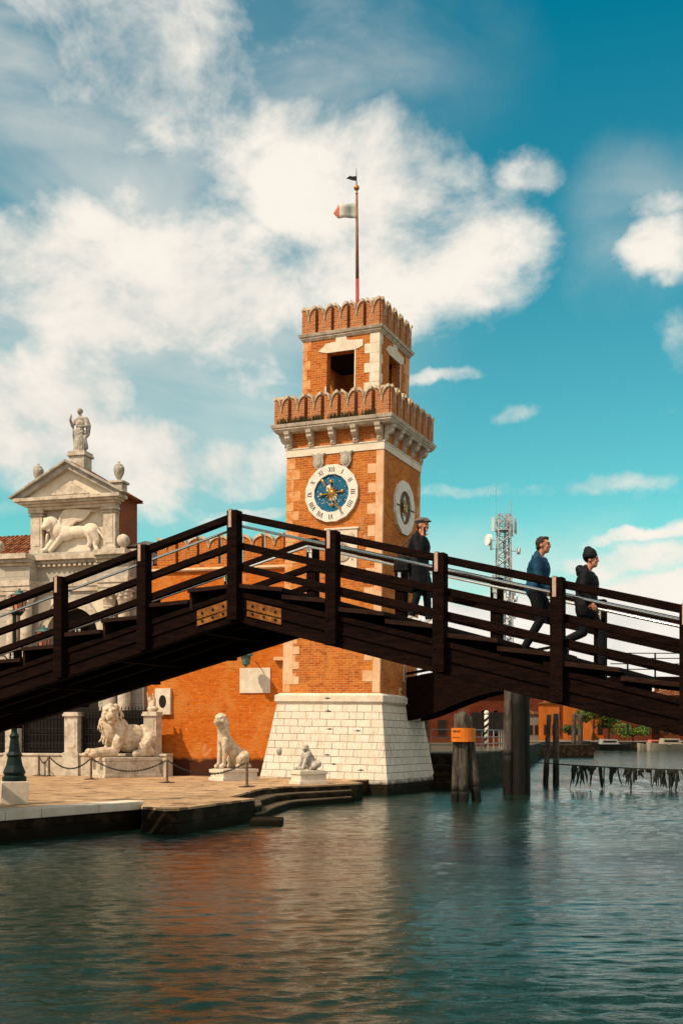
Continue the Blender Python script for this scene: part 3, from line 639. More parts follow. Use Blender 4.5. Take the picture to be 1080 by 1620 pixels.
b=MB(); b.box(-.5,.0,-.22,.0,5.28,5.42); b.build('stone_corbel','quoin',wl,bevel=.01)
# lamp on the wall
wlamp=thing('wall_lantern','green copper wall lantern above the blank white plaque','lantern',at(389,1042,43.9)+Vector((0,0,0)))
b=MB(); b.lathe([(.05,.36),(.12,.33),(.30,.16),(.31,.12),(.22,.10)],n=12); b.build('lantern_cap','verdigris',wlamp)
b=MB(); b.lathe([(.20,.10),(.16,-.22),(.08,-.27),(.03,-.34)],n=8); b.build('lantern_glass','verdigris',wlamp)
b=MB(); b.tube([(0,0,.36),(0,.25,.46),(0,.55,.40)],.025,6); b.build('lantern_bracket','iron',wlamp)
# ------------------------------------------------------------------ monumental gate facade
FA=R(15)
ga=thing('gate_facade','white stone renaissance gateway with arch, columns and pedimented attic','gatehouse',(-11.47,47,0),-FA)
b=MB()
n=16; arch=[(1.22*math.cos(q),6.5+1.22*math.sin(q)) for q in [math.pi*k/n for k in range(n+1)]]
b.box(-4.6,-1.22,0,.8,.3,8.4).box(1.22,3.3,0,.8,.3,8.4)
for k in range(n):
    (x0,z0),(x1,z1)=arch[k],arch[k+1]
    b.add([(x0,0,z0),(x1,0,z1),(x1,0,8.4),(x0,0,8.4),(x0,.8,z0),(x1,.8,z1),(x1,.8,8.4),(x0,.8,8.4)],[(0,1,2,3),(7,6,5,4),(0,4,5,1),(2,6,7,3)])
b.build('gate_wall','stone_facade',ga)
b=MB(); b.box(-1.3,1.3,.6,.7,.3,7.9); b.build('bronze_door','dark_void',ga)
b=MB()
for k in range(n):
    a0,a1=math.pi*k/n,math.pi*(k+1)/n
    v=[(r*math.cos(a),y,6.5+r*math.sin(a)) for y in(-.07,0) for r,a in((1.22,a0),(1.22,a1),(1.52,a1),(1.52,a0))]
    b.add(v,[(0,1,2,3),(7,6,5,4),(0,4,5,1),(2,6,7,3)])
b.build('archivolt','stone',ga)
b=MB()
for sx in(-1,1): b.prism([(sx*1.60,6.9),(sx*1.60,8.1),(sx*.75,8.1)],-.04,.0,'y')
b.build('spandrel_panel','stone_light',ga,bevel=.01)
for cx in(-2.62,-1.95,1.95,2.62):
    b=MB(); b.lathe([(.34,.6),(.34,.85),(.29,.95),(.26,1.05),(.27,4.0),(.24,7.6),(.27,7.63),(.25,7.68)],(cx,-.42,0),20)
    o=b.build('column','stone',ga,smooth=False)
    b=MB(); b.lathe([(.24,7.68),(.28,7.85),(.33,7.95),(.30,8.0),(.38,8.2),(.36,8.24)],(cx,-.42,0),8).box(cx-.36,cx+.36,-.78,-.06,8.25,8.38)
    for q in range(8): b.ball((cx+.31*math.cos(q*.785),-.42+.31*math.sin(q*.785),8.05+.08*(q%2)),.085,6)
    b.build('capital','stone',o)
def ent(z0,z1,off,x0=-4.6,x1=3.3,mat='stone',nm='architrave'):
    b=MB(); b.box(x0,x1,-.10-off,.8,z0,z1)
    for c in(-2.28,2.28): b.box(c-.72,c+.72,-.80-off,-.10-off+.001,z0+.002,z1-.002)
    b.build(nm,mat,ga,bevel=.012)
ent(8.40,8.60,0); ent(8.603,8.87,.04); ent(8.873,9.45,.0,mat='stone_facade',nm='frieze'); ent(9.453,9.58,.08,-4.65,3.35,nm='cornice'); ent(9.583,9.72,.20,-4.75,3.45,'stone_grey',nm='cornice')
ent(9.723,9.95,.34,-4.9,3.6,'stone',nm='cornice')
b=MB()
for k in range(34): b.box(-4.6+k*.24,-4.48+k*.24,-.30,-.17,9.46,9.57)
b.build('dentils','stone',ga)
b=MB(); b.box(-4.7,3.4,-.15,.9,9.953,10.08); b.build('blocking_course','stone_grey',ga,bevel=.02)
# attic (aedicule)
b=MB(); b.box(-2.0,2.0,.32,.62,10.083,11.95); b.build('attic_back','stone_light',ga)
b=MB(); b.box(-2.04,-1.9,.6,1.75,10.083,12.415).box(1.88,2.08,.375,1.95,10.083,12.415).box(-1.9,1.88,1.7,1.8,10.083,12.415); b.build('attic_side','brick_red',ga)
for sx in(-1,1):
    b=MB(); c=sx*1.72; b.box(c-.28,c+.28,0,.32,10.083,11.95).box(c-.34,c+.34,-.05,.33,11.7,11.76).box(c-.36,c+.36,-.07,.33,11.82,11.948).box(c-.34,c+.34,-.05,.33,10.085,10.25)
    b.box(c-.17,c+.17,-.02,.0,10.4,11.6); b.build('pilaster','stone',ga,bevel=.01)
b=MB(); b.box(-2.1,2.05,-.08,.34,11.952,12.08).box(-2.2,2.12,-.2,.35,12.083,12.18).box(-2.42,2.25,-.35,.36,12.183,12.27).box(-2.6,2.40,-.45,.37,12.273,12.42)
b.build('attic_cornice','stone',ga,bevel=.015)
# pediment
PC=-.12
b=MB(); b.prism([(PC-2.2,12.422),(PC+2.2,12.422),(PC,13.62)],.0,1.9,'y'); b.build('tympanum','stone_light',ga)
b=MB(); b.prism([(PC-.95,12.55),(PC+.95,12.55),(PC,13.18)],-.04,.01,'y'); b.build('tympanum_relief','stone',ga,bevel=.02)
for sx in(-1,1):
    b=MB(); b.prism([(PC+sx*2.62,12.425),(PC+sx*2.2,12.425),(PC,13.60),(PC,13.86)],-.28,.05,'y'); b.prism([(PC+sx*2.74,12.46),(PC+sx*2.60,12.44),(PC+sx*.0,13.863),(PC,13.97)],-.45,.1,'y')
    b.build('raking_cornice','stone_grey',ga,bevel=.01)
for sx in(-1,1):
    b=MB(); v0=Vector((PC,.1,13.96)); v1=Vector((PC+sx*(2.66 if sx<0 else 2.45),.1,12.50))
    nn=26
    for k in range(nn):
        y=.14+k*(1.9/nn); b.tube([v0+Vector((0,y-.1,0)),v1+Vector((0,y-.1,0))],.042,6)
    b.build('roof_tiles','tile',ga)
b=MB(); b.prism([(PC-2.5,12.43),(PC+2.5,12.43),(PC,13.85)],.12,2.02,'y'); b.build('roof_core','brick_red',ga)
# winged lion relief in the attic (same for a carved group): one carved mass in front of the niche
b=MB(); Y=.20
ck_=lambda l:b.chain([(x,y,z,r) for x,z,r,y in l])
b.ball((-.45,Y,10.95),(.50,.22,.34)); b.ball((.15,Y,10.98),(.60,.20,.26)); b.ball((.75,Y+.02,11.0),(.40,.22,.33))
b.ball((-1.05,Y-.08,11.35),(.36,.26,.36)); b.ball((-1.13,Y-.26,11.30),(.24,.20,.26)); b.ball((-1.2,Y-.42,11.17),(.15,.12,.12)); b.ball((-1.05,Y-.36,11.02),(.10,.08,.06))
b.ball((-.80,Y-.02,11.05),(.36,.26,.40))
for sx in(-1,1): b.ball((-1.12+.2*sx,Y-.18,11.56),(.08,.06,.08))
ck_([(-.75,10.95,.20,Y),(-1.05,10.55,.15,Y-.06),(-1.30,10.25,.11,Y-.12),(-1.52,10.17,.11,Y-.14)])
ck_([(-.55,10.85,.18,Y-.05),(-.85,10.5,.13,Y-.05),(-1.1,10.2,.10,Y-.1)])
ck_([(-1.3,10.9,.08,Y),(-1.38,10.5,.07,Y),(-1.42,10.25,.07,Y)])
ck_([(.85,10.95,.26,Y-.02),(1.05,10.6,.15,Y-.02),(.98,10.35,.10,Y-.02),(1.08,10.17,.10,Y-.06)])
ck_([(.75,10.85,.2,Y),(.75,10.5,.12,Y),(.62,10.3,.09,Y),(.70,10.16,.09,Y)])
for k in range(11):
    a=k/10; x0,z0=-.62+.42*a,11.25-.02*a; x1,z1=-.42+.55*a,11.86-.42*a; x2,z2=.30+.55*(1-a)**.7,11.90-.46*a
    ck_([(x0,z0,.07,Y-.05),(x1,z1,.062,Y-.09),(x2,z2-.03,.035,Y-.07)])
ck_([(-.66,11.2,.07,Y-.08),(-.60,11.62,.075,Y-.12),(-.40,11.86,.07,Y-.13),(-.05,11.93,.055,Y-.12),(.6,11.86,.04,Y-.1),(1.0,11.80,.03,Y-.06)])
ck_([(1.05,11.05,.07,Y),(1.25,10.85,.055,Y-.03),(1.5,10.5,.05,Y-.06),(1.72,10.30,.05,Y-.12),(1.95,10.24,.06,Y-.2)])
b.build('winged_lion_relief','stone_light',ga,remesh=.026,smooth_it=2,disp=(.09,.02))
# objects standing on the attic
def stat_place(x,y,z):
    c,s=math.cos(-FA),math.sin(-FA); return (-11.47+c*x-s*y, 47+s*x+c*y, z)
st=thing('statue','robed white stone woman statue with folded cloak on the gable of the gateway','statue',stat_place(-.16,1.0,13.75),-FA)
b=MB(); b.box(-.36,.36,-.36,.36,.0,.62).box(-.44,.44,-.44,.44,.62,.72).box(-.40,.40,-.40,.40,.72,.84); b.build('statue_pedestal','stone',st,bevel=.015)
b=MB(); o_=.84
b.chain([(0,0,o_+.08,.27),(0.02,0,o_+.55,.23),(-.02,0,o_+.95,.19)]); b.ball((0,0,o_+1.25),(.22,.15,.30)); b.ball((0,0,o_+1.45),(.27,.14,.12))
b.chain([(0,-.02,o_+1.5,.08),(0,-.03,o_+1.66,.07)]); b.ball((-.01,-.04,o_+1.78),(.105,.125,.15)); b.ball((-.01,.05,o_+1.82),(.11,.1,.12)); b.ball((-.02,-.17,o_+1.77),(.02,.03,.03))
b.chain([(-.24,0,o_+1.42,.085),(-.32,-.12,o_+1.15,.07),(-.30,-.34,o_+1.35,.055),(-.26,-.38,o_+1.48,.05)]); 
for k in range(4): b.cap((-.27+.02*k,-.38,o_+1.48),.016,(-.28+.025*k,-.40,o_+1.59),.012)
b.chain([(.25,0,o_+1.42,.085),(.34,-.05,o_+1.12,.07),(.16,-.24,o_+1.05,.055),(.05,-.26,o_+1.08,.05)])
b.chain([(.26,.05,o_+1.45,.10),(.34,.08,o_+1.15,.12),(.33,.05,o_+.8,.10),(.22,-.06,o_+.6,.10),(.28,.0,o_+.2,.10)])
b.chain([(-.2,-.14,o_+.95,.05),(.0,-.22,o_+.75,.05),(.24,-.12,o_+.9,.06)])
for k in range(7):
    a=-1.0+k*.33; b.chain([(.19*math.sin(a),-.19*math.cos(a),o_+.95,.035),(.25*math.sin(a)+.02,-.24*math.cos(a),o_+.45,.04),(.28*math.sin(a),-.27*math.cos(a),o_+.02,.045)])
b.chain([(-.3,-.1,o_+1.1,.05),(-.30,-.05,o_+.6,.05),(-.22,-.0,o_+.1,.07)])
b.build('draped_figure','marble_grey',st,remesh=.022,smooth_it=2)
def urn(loc,label):
    t=thing('stone_urn',label,'urn',loc,-FA,'urns on the gable')
    b=MB(); b.box(-.26,.26,-.26,.26,0,.40).box(-.34,.34,-.34,.34,.40,.50); b.build('urn_plinth','stone',t,bevel=.015)
    b=MB(); b.lathe([(.10,.50),(.07,.56),(.10,.62),(.20,.82),(.24,1.02),(.22,1.14),(.16,1.17),(.18,1.2),(.12,1.25),(.05,1.28),(.06,1.33),(.02,1.38)],n=16); b.build('urn_body','marble_grey',t,smooth=True); return t
urn(stat_place(1.78,.80,12.66),'stone urn at the right corner of the gable above the brick side wall')
urn(stat_place(-2.38,1.3,12.95),'stone urn behind the left slope of the gable')
for (xx,lab) in((2.45,'mossy stone ball on the cornice right of the winged lion'),(-3.48,'stone ball on the cornice at the left edge by the tiled roof')):
    t=thing('stone_ball',lab,'finial',stat_place(xx,-.15,10.08),-FA,'stone balls on the cornice')
    b=MB(); b.lathe([(.16,0),(.10,.08),(.12,.12)],n=14); b.build('ball_foot','stone',t)
    b=MB(); b.ball((0,0,.36),.27,12); b.build('ball','stone',t,smooth=True)
# house with tiled roof behind, left
hb=thing('tiled_house','ochre plastered house with a red pantile roof behind the gateway, at the left edge','house',stat_place(-7.0,1.5,0),-FA)
b=MB(); b.box(-6,4.8,0,6,.3,10.05); b.build('house_wall','quoin',hb)
b=MB()
for k in range(46): b.tube([(-6+k*.235,-.25,10.0),(-6+k*.235,3.6,11.9)],.085,6)
b.build('pantile_roof','tile',hb)
b=MB(); b.prism([(-.2,9.98),(3.6,11.86),(6.2,10.0)],-6,4.78,'x'); b.build('roof_core','brick_red',hb)
# brick link roof right of the attic
lk=thing('brick_annex','small dark brick block with a lead roof behind the right end of the gateway','building',stat_place(2.6,1.0,0),-FA)
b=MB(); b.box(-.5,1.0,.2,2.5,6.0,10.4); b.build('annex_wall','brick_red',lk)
b=MB(); b.prism([(-.6,10.4),(1.45,10.4),(.3,10.6)],.0,2.6,'y'); b.build('annex_roof','stone_grey',lk)
# ------------------------------------------------------------------ terrace fence
tf=thing('terrace_fence','wrought iron terrace railing with marble pillars before the gateway','fence',stat_place(0,-1.3,0),-FA)
b=MB(); b.box(-7,5.0,-.15,.45,.55,1.42).box(-7,5.0,-.2,.5,1.42,1.52); b.build('terrace_plinth','stone',tf,bevel=.02)
for (x0,x1) in((-2.3,-1.7),(.45,1.05),(4.0,4.55)):
    b=MB(); b.box(x0-.05,x1+.05,-.26,.40,.58,1.56).box(x0,x1,-.2,.36,1.56,3.05).box(x0-.06,x1+.06,-.27,.42,3.05,3.13).box(x0-.03,x1+.03,-.24,.39,3.13,3.22)
    b.box(x0+.1,x1-.1,-.215,-.2,1.75,2.85); b.build('marble_pillar','stone',tf,bevel=.015)
for (x0,x1) in((-1.66,.41),(1.10,3.95),(-6.9,-2.35)):
    b=MB(); nn=int((x1-x0)/.15)
    for k in range(nn+1):
        x=x0+(x1-x0)*k/nn; b.tube([(x,.1,1.5),(x,.1,3.3)],.016,5)
        b.lathe([(.0,0),(.035,.05),(.0,.18)],(x,.1,3.3),5)
        b.ball((x,.1,2.1),.035,4); b.ball((x,.1,2.75),.03,4)
        if k<nn:
            xm=x+(x1-x0)/nn/2
            for zz in(1.78,2.42,3.0): b.tube([(xm+.05*math.cos(q),.1,zz+.05*math.sin(q)) for q in [i*math.pi/4 for i in range(9)]],.009,4,False)
    for zz in(1.65,1.92,2.3,2.55,3.15): b.box(x0,x1,.085,.115,zz-.014,zz+.014)
    b.build('iron_grille','iron',tf)
# dark sheet standing in for the shade behind the fence
b=MB(); b.box(-6.8,3.9,.25,.30,.6,3.3); b.build('shade_sheet','dark_void',tf)
fg=thing('broken_figure','broken marble figure on the right hand terrace pillar','statue',Vector(stat_place(4.27,-1.22,3.22)),-FA)
b=MB(); b.chain([(0,0,.05,.17),(-.05,0,.3,.13),(-.12,0,.55,.06)]); b.chain([(.02,0,.2,.12),(.1,-.03,.5,.06),(.05,-.05,.72,.04)]); b.chain([(-.1,0,.3,.08),(-.2,-.05,.75,.04)]); b.ball((.02,0,.12),(.25,.18,.12)); b.build('figure','marble',fg,remesh=.02,smooth_it=2)
# ------------------------------------------------------------------ lion statues
def zstretch(b,z0,k):
    b.v=[(x,y,z0+(z-z0)*k) for x,y,z in b.v]
def pedestal(root,x0,x1,y0,y1,h,mat='stone',inset=.0):
    b=MB(); b.box(x0,x1,y0,y1,0,h-.14).box(x0-.04,x1+.04,y0-.04,y1+.04,h-.14,h-.02).box(x0+.03,x1-.03,y0+.03,y1-.03,h-.02,h).box(x0-.05,x1+.05,y0-.05,y1+.05,0,.12)
    return b.build('pedestal',mat,root,bevel=.02)
def lion_head(b,c,s,yaw,pitch=0):
    """head with muzzle, brow, ears facing local -x rotated by yaw"""
    Rm=Matrix.Rotation(yaw,3,'Z')@Matrix.Rotation(pitch,3,'Y')
    P=lambda x,y,z:Vector(c)+Rm@Vector((x*s,y*s,z*s))
    E=lambda x,y,z,r:b.ball(P(x,y,z),tuple(k*s for k in r),9,Rm)
    E(0,0,0,(.27,.23,.27)); E(-.22,0,-.06,(.20,.14,.12)); E(-.36,0,-.05,(.09,.12,.09)); E(-.20,0,.06,(.20,.07,.08)); E(-.27,0,-.19,(.13,.10,.06)); E(-.41,0,-.0,(.04,.06,.04))
    for q in(-1,1):
        E(-.17,.11*q,.12,(.09,.08,.05)); E(.04,.2*q,.14,(.06,.04,.06)); E(-.30,.07*q,-.10,(.11,.07,.07)); E(-.10,.17*q,-.05,(.12,.08,.12))
# recumbent lion
ln=thing('lion_statue','large recumbent white marble lion with curly mane before the iron terrace railing','statue',(-9.19,42.9,QZ),R(36),'marble lions on the quay')
pedestal(ln,0,2.35,0,1.3,.80,'stone')
b=MB(); z=.80; Yc=.70
b.ball((1.45,Yc,z+.60),(.85,.42,.46)); b.ball((.85,Yc,z+.78),(.50,.42,.52)); b.ball((2.0,Yc,z+.55),(.42,.45,.52)); b.ball((.55,Yc,z+.95),(.38,.38,.50))
b.chain([(.75,Yc-.30,z+.60,.22),(.55,Yc-.36,z+.18,.17),(-.15,Yc-.36,z+.14,.14),(-.32,Yc-.36,z+.13,.16)])
b.chain([(.75,Yc+.30,z+.60,.22),(.55,Yc+.33,z+.18,.17),(-.10,Yc+.33,z+.14,.14),(-.25,Yc+.33,z+.13,.16)])
b.chain([(2.05,Yc-.35,z+.55,.28),(1.75,Yc-.46,z+.30,.24),(2.1,Yc-.50,z+.15,.14),(1.6,Yc-.52,z+.12,.12),(1.35,Yc-.52,z+.11,.12)])
b.chain([(2.3,Yc,z+.35,.08),(2.35,Yc-.4,z+.12,.07),(1.9,Yc-.62,z+.08,.06)])
for sx in(-.36,.33):
    for q in range(4): b.ball((-.42,Yc+sx-.12+q*.08,z+.08),(.09,.045,.07),6)
lion_head(b,(.46,Yc-.14,z+1.38),1.3,R(70),R(-2))
zstretch(b,.80,1.24); body=b.build('lion_body','marble',ln,remesh=.022,smooth_it=2,disp=(.12,.014))
b=MB(); rr=random.Random(5); hc=Vector((.62,Yc+.02,z+1.28))
fw=Matrix.Rotation(R(70),3,'Z')@Vector((-1,0,0))
for k in range(230):
    q=rr.uniform(0,6.283); e=rr.uniform(-.9,1.2); d=Vector((math.cos(q)*math.cos(e),math.sin(q)*math.cos(e),math.sin(e)))
    if d.dot(fw)>.42 and d.z<.95: continue
    p=hc+Vector((d.x*.36,d.y*.38,d.z*.42))
    if d.z<-.1: p+=Vector((rr.uniform(-.15,.05),0,-rr.uniform(.0,.45)))
    t=Vector((rr.gauss(0,.05),rr.gauss(0,.05),-.13)); b.chain([(*p,.055),(*(p+t),.045),(*(p+t*1.6+Vector((rr.gauss(0,.04),rr.gauss(0,.04),0))),.028)],6)
b.chain([(.5,Yc,z+1.3,.34),(.62,Yc,z+.9,.36)])
zstretch(b,.80,1.24); b.build('mane','marble',ln,remesh=.018,smooth_it=1)
# sitting lion
l2=thing('lion_statue','slim white marble lion sitting upright on a low block before the orange brick wall','statue',(-4.28,40.0,QZ),R(40),'marble lions on the quay')
pedestal(l2,0,1.50,0,.85,.44,'stone_light'); z=.44; Yc=.42
b=MB()
b.chain([(.30,Yc,z+1.05,.23),(.60,Yc,z+.72,.24),(.95,Yc,z+.42,.28)]); b.ball((1.05,Yc,z+.34),(.32,.30,.33)); b.chain([(.28,Yc,z+1.0,.22),(.22,Yc,z+1.35,.19),(.18,Yc,z+1.55,.19)])
for q in(-1,1):
    b.chain([(.26,Yc+.14*q,z+.95,.14),(.22,Yc+.16*q,z+.5,.095),(.20,Yc+.16*q,z+.14,.08),(.08,Yc+.16*q,z+.08,.09)])
    b.chain([(1.05,Yc+.24*q,z+.42,.20),(.80,Yc+.28*q,z+.30,.16),(1.0,Yc+.28*q,z+.10,.09),(.72,Yc+.28*q,z+.08,.09)])
b.chain([(1.3,Yc,z+.2,.06),(1.35,Yc-.2,z+.08,.05),(1.0,Yc-.38,z+.06,.045)])
lion_head(b,(.17,Yc,z+1.66),.86,R(24),R(-6)); b.ball((.26,Yc,z+1.52),(.22,.24,.28)); b.ball((.30,Yc,z+1.30),(.2,.23,.25))
zstretch(b,.44,1.09); b.build('lion_body','marble',l2,remesh=.024,smooth_it=3,disp=(.13,.012))
# small lion
l3=thing('lion_statue','small grey crouching stone lion on a white block at the foot of the tower base','statue',(-1.02,37.6,QZ),R(30),'marble lions on the quay')
pedestal(l3,-.45,.55,-.05,.65,.48,'stone_light'); z=.48; Yc=.3
b=MB(); b.chain([(.16,Yc,z+.20,.21),(.05,Yc,z+.40,.19),(-.03,Yc,z+.58,.15)]); b.ball((.20,Yc,z+.18),(.25,.26,.20)); b.ball((-.02,Yc,z+.48),(.19,.20,.24))
for q in(-1,1):
    b.chain([(-.10,Yc+.13*q,z+.42,.09),(-.20,Yc+.14*q,z+.2,.07),(-.26,Yc+.14*q,z+.06,.07),(-.38,Yc+.14*q,z+.05,.06)])
    b.chain([(.30,Yc+.2*q,z+.2,.13),(.12,Yc+.26*q,z+.12,.09),(-.02,Yc+.26*q,z+.05,.06)])
lion_head(b,(-.07,Yc,z+.76),.46,R(40),R(0)); b.build('lion_body','marble_grey',l3,remesh=.016,smooth_it=2,disp=(.08,.012))
# ------------------------------------------------------------------ bollards and chains
posts=[(62,1227),(78,1228),(144.5,1233),(264.5,1238.5),(390.6,1245)]
PP=[]
def gp(px,py): D_=(EYE-QZ)*F/(py-HZ); return Vector(((px-540)/F*D_,D_,QZ))
labs=['first iron post of the quay chain, by the lamp post','iron chain post in front of the marble pillar','iron chain post before the corner of the recumbent lion block','iron chain post between the two larger lions','iron chain post right of the sitting lion, nearest the water steps']
p0=None
for i,(px,py) in enumerate(posts):
    loc=gp(px,py); PP.append(loc)
    if p0 is None:
        p0=thing('chain_post',labs[i],'post',loc,0,'posts of the quay chain')
        b=MB(); b.lathe([(.075,0),(.075,.05),(.045,.08),(.04,.74),(.055,.76),(.055,.80),(.03,.86)],n=10); b.build('post_shaft','rustpost',p0)
        b=MB(); b.lathe([(.28,0),(.28,.012),(.1,.03)],n=14); b.build('post_foot','iron',p0)
    else: dup(p0,loc,0,labs[i])
clabs=['short rusty chain slung between the two leftmost quay posts','rusty chain hanging in front of the recumbent lion block on its left','rusty chain hanging before the recumbent lion block','rusty chain hanging in front of the sitting lion block']
links=[(0,1),(1,2),(2,3),(3,4)]
def chain_between(a,b_,sag,name='hanging_chain'):
    mb=MB(); Ld=(b_-a).length; n=max(8,int(Ld/.085))
    for k in range(n):
        u=(k+.5)/n; f=lambda u:a.lerp(b_,u)+Vector((0,0,-4*sag*u*(1-u)))
        p=f(u); d=(f(u+.01)-f(u-.01)).normalized(); sd_=d.cross(Vector((0,0,1))).normalized(); up=sd_.cross(d)
        ax=sd_ if k%2 else up
        mb.tube([p+d*.062*math.cos(q)+ax*.030*math.sin(q) for q in [i*math.pi/3 for i in range(7)]],.012,5,False)
    return mb
for (i,j),lb in zip(links,clabs):
    a=PP[i]+Vector((0,0,.78)); c=PP[j]+Vector((0,0,.78)); d_=(c-a).normalized()*.06
    o=chain_between(a+d_,c-d_,.42 if i else .25).build('hanging_chain','iron'); tag(o,lb,'chain','chains of the quay posts')
# ------------------------------------------------------------------ lamp post
lp=thing('street_lamp','green cast iron street lamp with pink lanterns on a white stone block','street lamp',(-7.98,26.9,QZ))
b=MB(); b.box(-.31,.31,-.31,.31,0,.56); o=b.build('stone_block','stone_light',lp,bevel=.015); o.rotation_euler=(0,0,R(20))
b=MB(); b.lathe([(.29,.56),(.29,.66),(.24,.70),(.27,.78),(.20,.95),(.16,1.15),(.19,1.2),(.14,1.28),(.10,1.6),(.12,1.66),(.075,1.75),(.06,3.6),(.09,3.65),(.05,3.75),(.045,4.6),(.09,4.66),(.04,4.75)],n=14); b.build('lamp_column','green_iron',lp,smooth=False)
for sx in(-1,1):
    b=MB(); b.tube([(0,0,3.3),(sx*.25,0,3.22),(sx*.5,0,3.35),(sx*.58,0,3.62)],.028,7)
    b.tube([(sx*(.3+.13*math.cos(q)),0,3.5+.13*math.sin(q)) for q in [i*.7 for i in range(8)]],.018,6); b.tube([(0,0,3.9),(sx*.2,0,3.85),(sx*.3,0,3.62)],.016,6)
    b.build('lamp_arm','green_iron',lp)
def lantern(x,z):
    b=MB(); b.lathe([(.12,z),(.20,z+.40)],(x,0,0),8); g=b.build('lantern_glass','pinkglass',lp)
    b=MB(); b.lathe([(.215,z+.40),(.20,z+.42),(.10,z+.455),(.10,z+.50),(.04,z+.52),(.02,z+.57)],(x,0,0),8); b.build('lantern_cap','verdigris',g)
    b=MB()
    for k in range(8):
        q=2*math.pi*k/8; b.bar((x+.125*math.cos(q),.125*math.sin(q),z),(x+.205*math.cos(q),.205*math.sin(q),z+.41),.014,.014)
    b.lathe([(.04,z-.1),(.12,z-.02),(.12,z)],(x,0,0),8); b.build('lantern_frame','green_iron',g)
lantern(0.12,4.70); lantern(.72,3.80); lantern(-.62,3.80)
# ------------------------------------------------------------------ the timber bridge
BY=R(25.18)
br=thing('footbridge','dark timber footbridge with sloping flights and steel handrails across the canal','bridge',(-1.741,18.322,0),-BY)
ub=Vector((math.cos(BY),-math.sin(BY),0)); wb=Vector((math.sin(BY),math.cos(BY),0)); BP=Vector((-1.741,18.322,0))
ST=1.805; WD=2.756; SLR=.479/ST; SLL=.44/ST; TOP=5.993; S0,S1=-17.0,15.6
def rt(s): return TOP-(SLR*s if s>0 else -SLL*s)
def bw(s,t,z): return BP+ub*s+wb*t+Vector((0,0,z))
def run(b,y0,y1,d0,d1,sa=S0,sb=S1):
    """timber following the bridge line from depth d0 to d1 under the rail top, both flights"""
    pts=[]
    ss=[sa]+([0] if sa<0<sb else [])+[sb]
    pts=[(s,rt(s)-d0) for s in ss]+[(s,rt(s)-d1) for s in reversed(ss)]
    b.prism(pts,y0,y1,'y')
for (y0,y1,d1) in((-.02,.20,1.80),(.95,1.12,1.70),(1.70,1.87,1.70),(WD-.20,WD+.02,1.80)):
    b=MB(); run(b,y0,y1,1.34,d1); b.build('stringer','wood',br,bevel=.015)
for (d0,d1) in((1.30,1.39),(1.56,1.60),(1.76,1.815)):
    b=MB(); run(b,-.045,-.021,d0,d1); b.build('stringer_batten','wood',br,bevel=.006)
b=MB(); run(b,.203,WD-.203,1.38,1.45); b.build('deck_boarding','wood',br)
for k in range(-9,9):
    s=k*ST*1.0+.9; b=MB(); z=rt(s)-1.70; b.box(s-.09,s+.09,.203,WD-.203,z-.02,z+.2)
    if S0<s<S1: b.build('cross_beam','wood',br)
k=0; s=0; TL=ST/2
while s<S1-TL:
    z=rt(s)-1.19; dz=SLR*TL*.5
    z+=random.uniform(-.008,.008); ov=random.uniform(0,.03); b=MB(); b.prism([(s,z),(s+TL,z-dz),(s+TL,z-dz-.07),(s,z-.07)],-.09-ov,WD+.09,'y'); b.box(s+TL-.05,s+TL-.005,.205,WD-.205,rt(s+TL)-1.34,z-dz-.073); b.build('tread','woodtop',br,bevel=.006); s+=TL
s=0
while s>S0+TL:
    z=rt(s)-1.19; dz=SLL*TL*.15
    z+=random.uniform(-.008,.008); ov=random.uniform(0,.03); b=MB(); b.prism([(s,z),(s-TL,z-dz),(s-TL,z-dz-.07),(s,z-.07)],-.09-ov,WD+.09,'y'); b.box(s-TL+.005,s-TL+.06,-.05,WD+.05,rt(s-TL)-1.35,z-dz-.073); b.build('tread','woodtop',br,bevel=.006); s-=TL
for side,(pa,pb,ra,rb,sy) in enumerate(((-.17,.03,-.04,.06,1),(WD-.03,WD+.17,WD-.06,WD+.04,-1))):
    for (sa,sb) in((S0,0),(0,S1)):
        for (d0,d1) in((.0,.115),(.48,.60),(.84,.96)):
            b=MB(); run(b,ra if d0 else ra-.03,rb if d0 else rb+.04,d0,d1,sa,sb); b.build('rail','wood',br,bevel=.01)
        hy=rb+.10 if side==0 else ra-.10; hd=.20 if side==0 else .16
        b=MB(); b.tube([(sa,hy,rt(sa)-hd),(sb,hy,rt(sb)-hd)],.024,8); hr=b.build('steel_handrail','steel',br,smooth=True)
    for k in range(-9,9):
        s=k*ST
        if not S0<s<S1: continue
        low=1.80 if k not in(0,) else 1.80
        b=MB(); z=rt(s); b.box(s-.095,s+.095,pa,pb,z-low,z+.015); po=b.build('post','wood',br,bevel=.012)
        b=MB(); yq=pa if side==0 else pb; [b.ball((s+dx_,yq,z-dz_),(.02,.012,.02),4) for dz_ in(1.42,1.68) for dx_ in(-.045,.045)]; b.build('post_bolts','wood',po)
        b=MB(); yf=pa-.012 if side==0 else pb; b.box(s-.055,s-.0,yf,yf+.012,z-.27,z+.03).box(s-.055,s,yf,yf+.16 if side==0 else yf+.012,z+.016,z+.03); b.build('rail_strap','steel_plate' if k!=0 else 'steel_plate',po)
        hy=(rb+.10) if side==0 else (ra-.10); hd=.20 if side==0 else .16
        b=MB(); yy=pb if side==0 else pa; b.tube([(s,yy,z-hd-.10),(s,hy,z-hd-.10),(s,hy,z-hd-.02)],.012,6).box(s-.03,s+.03,min(yy,yy+sy*.012),max(yy,yy+sy*.012),z-hd-.2,z-hd); b.build('handrail_bracket','steel',po)
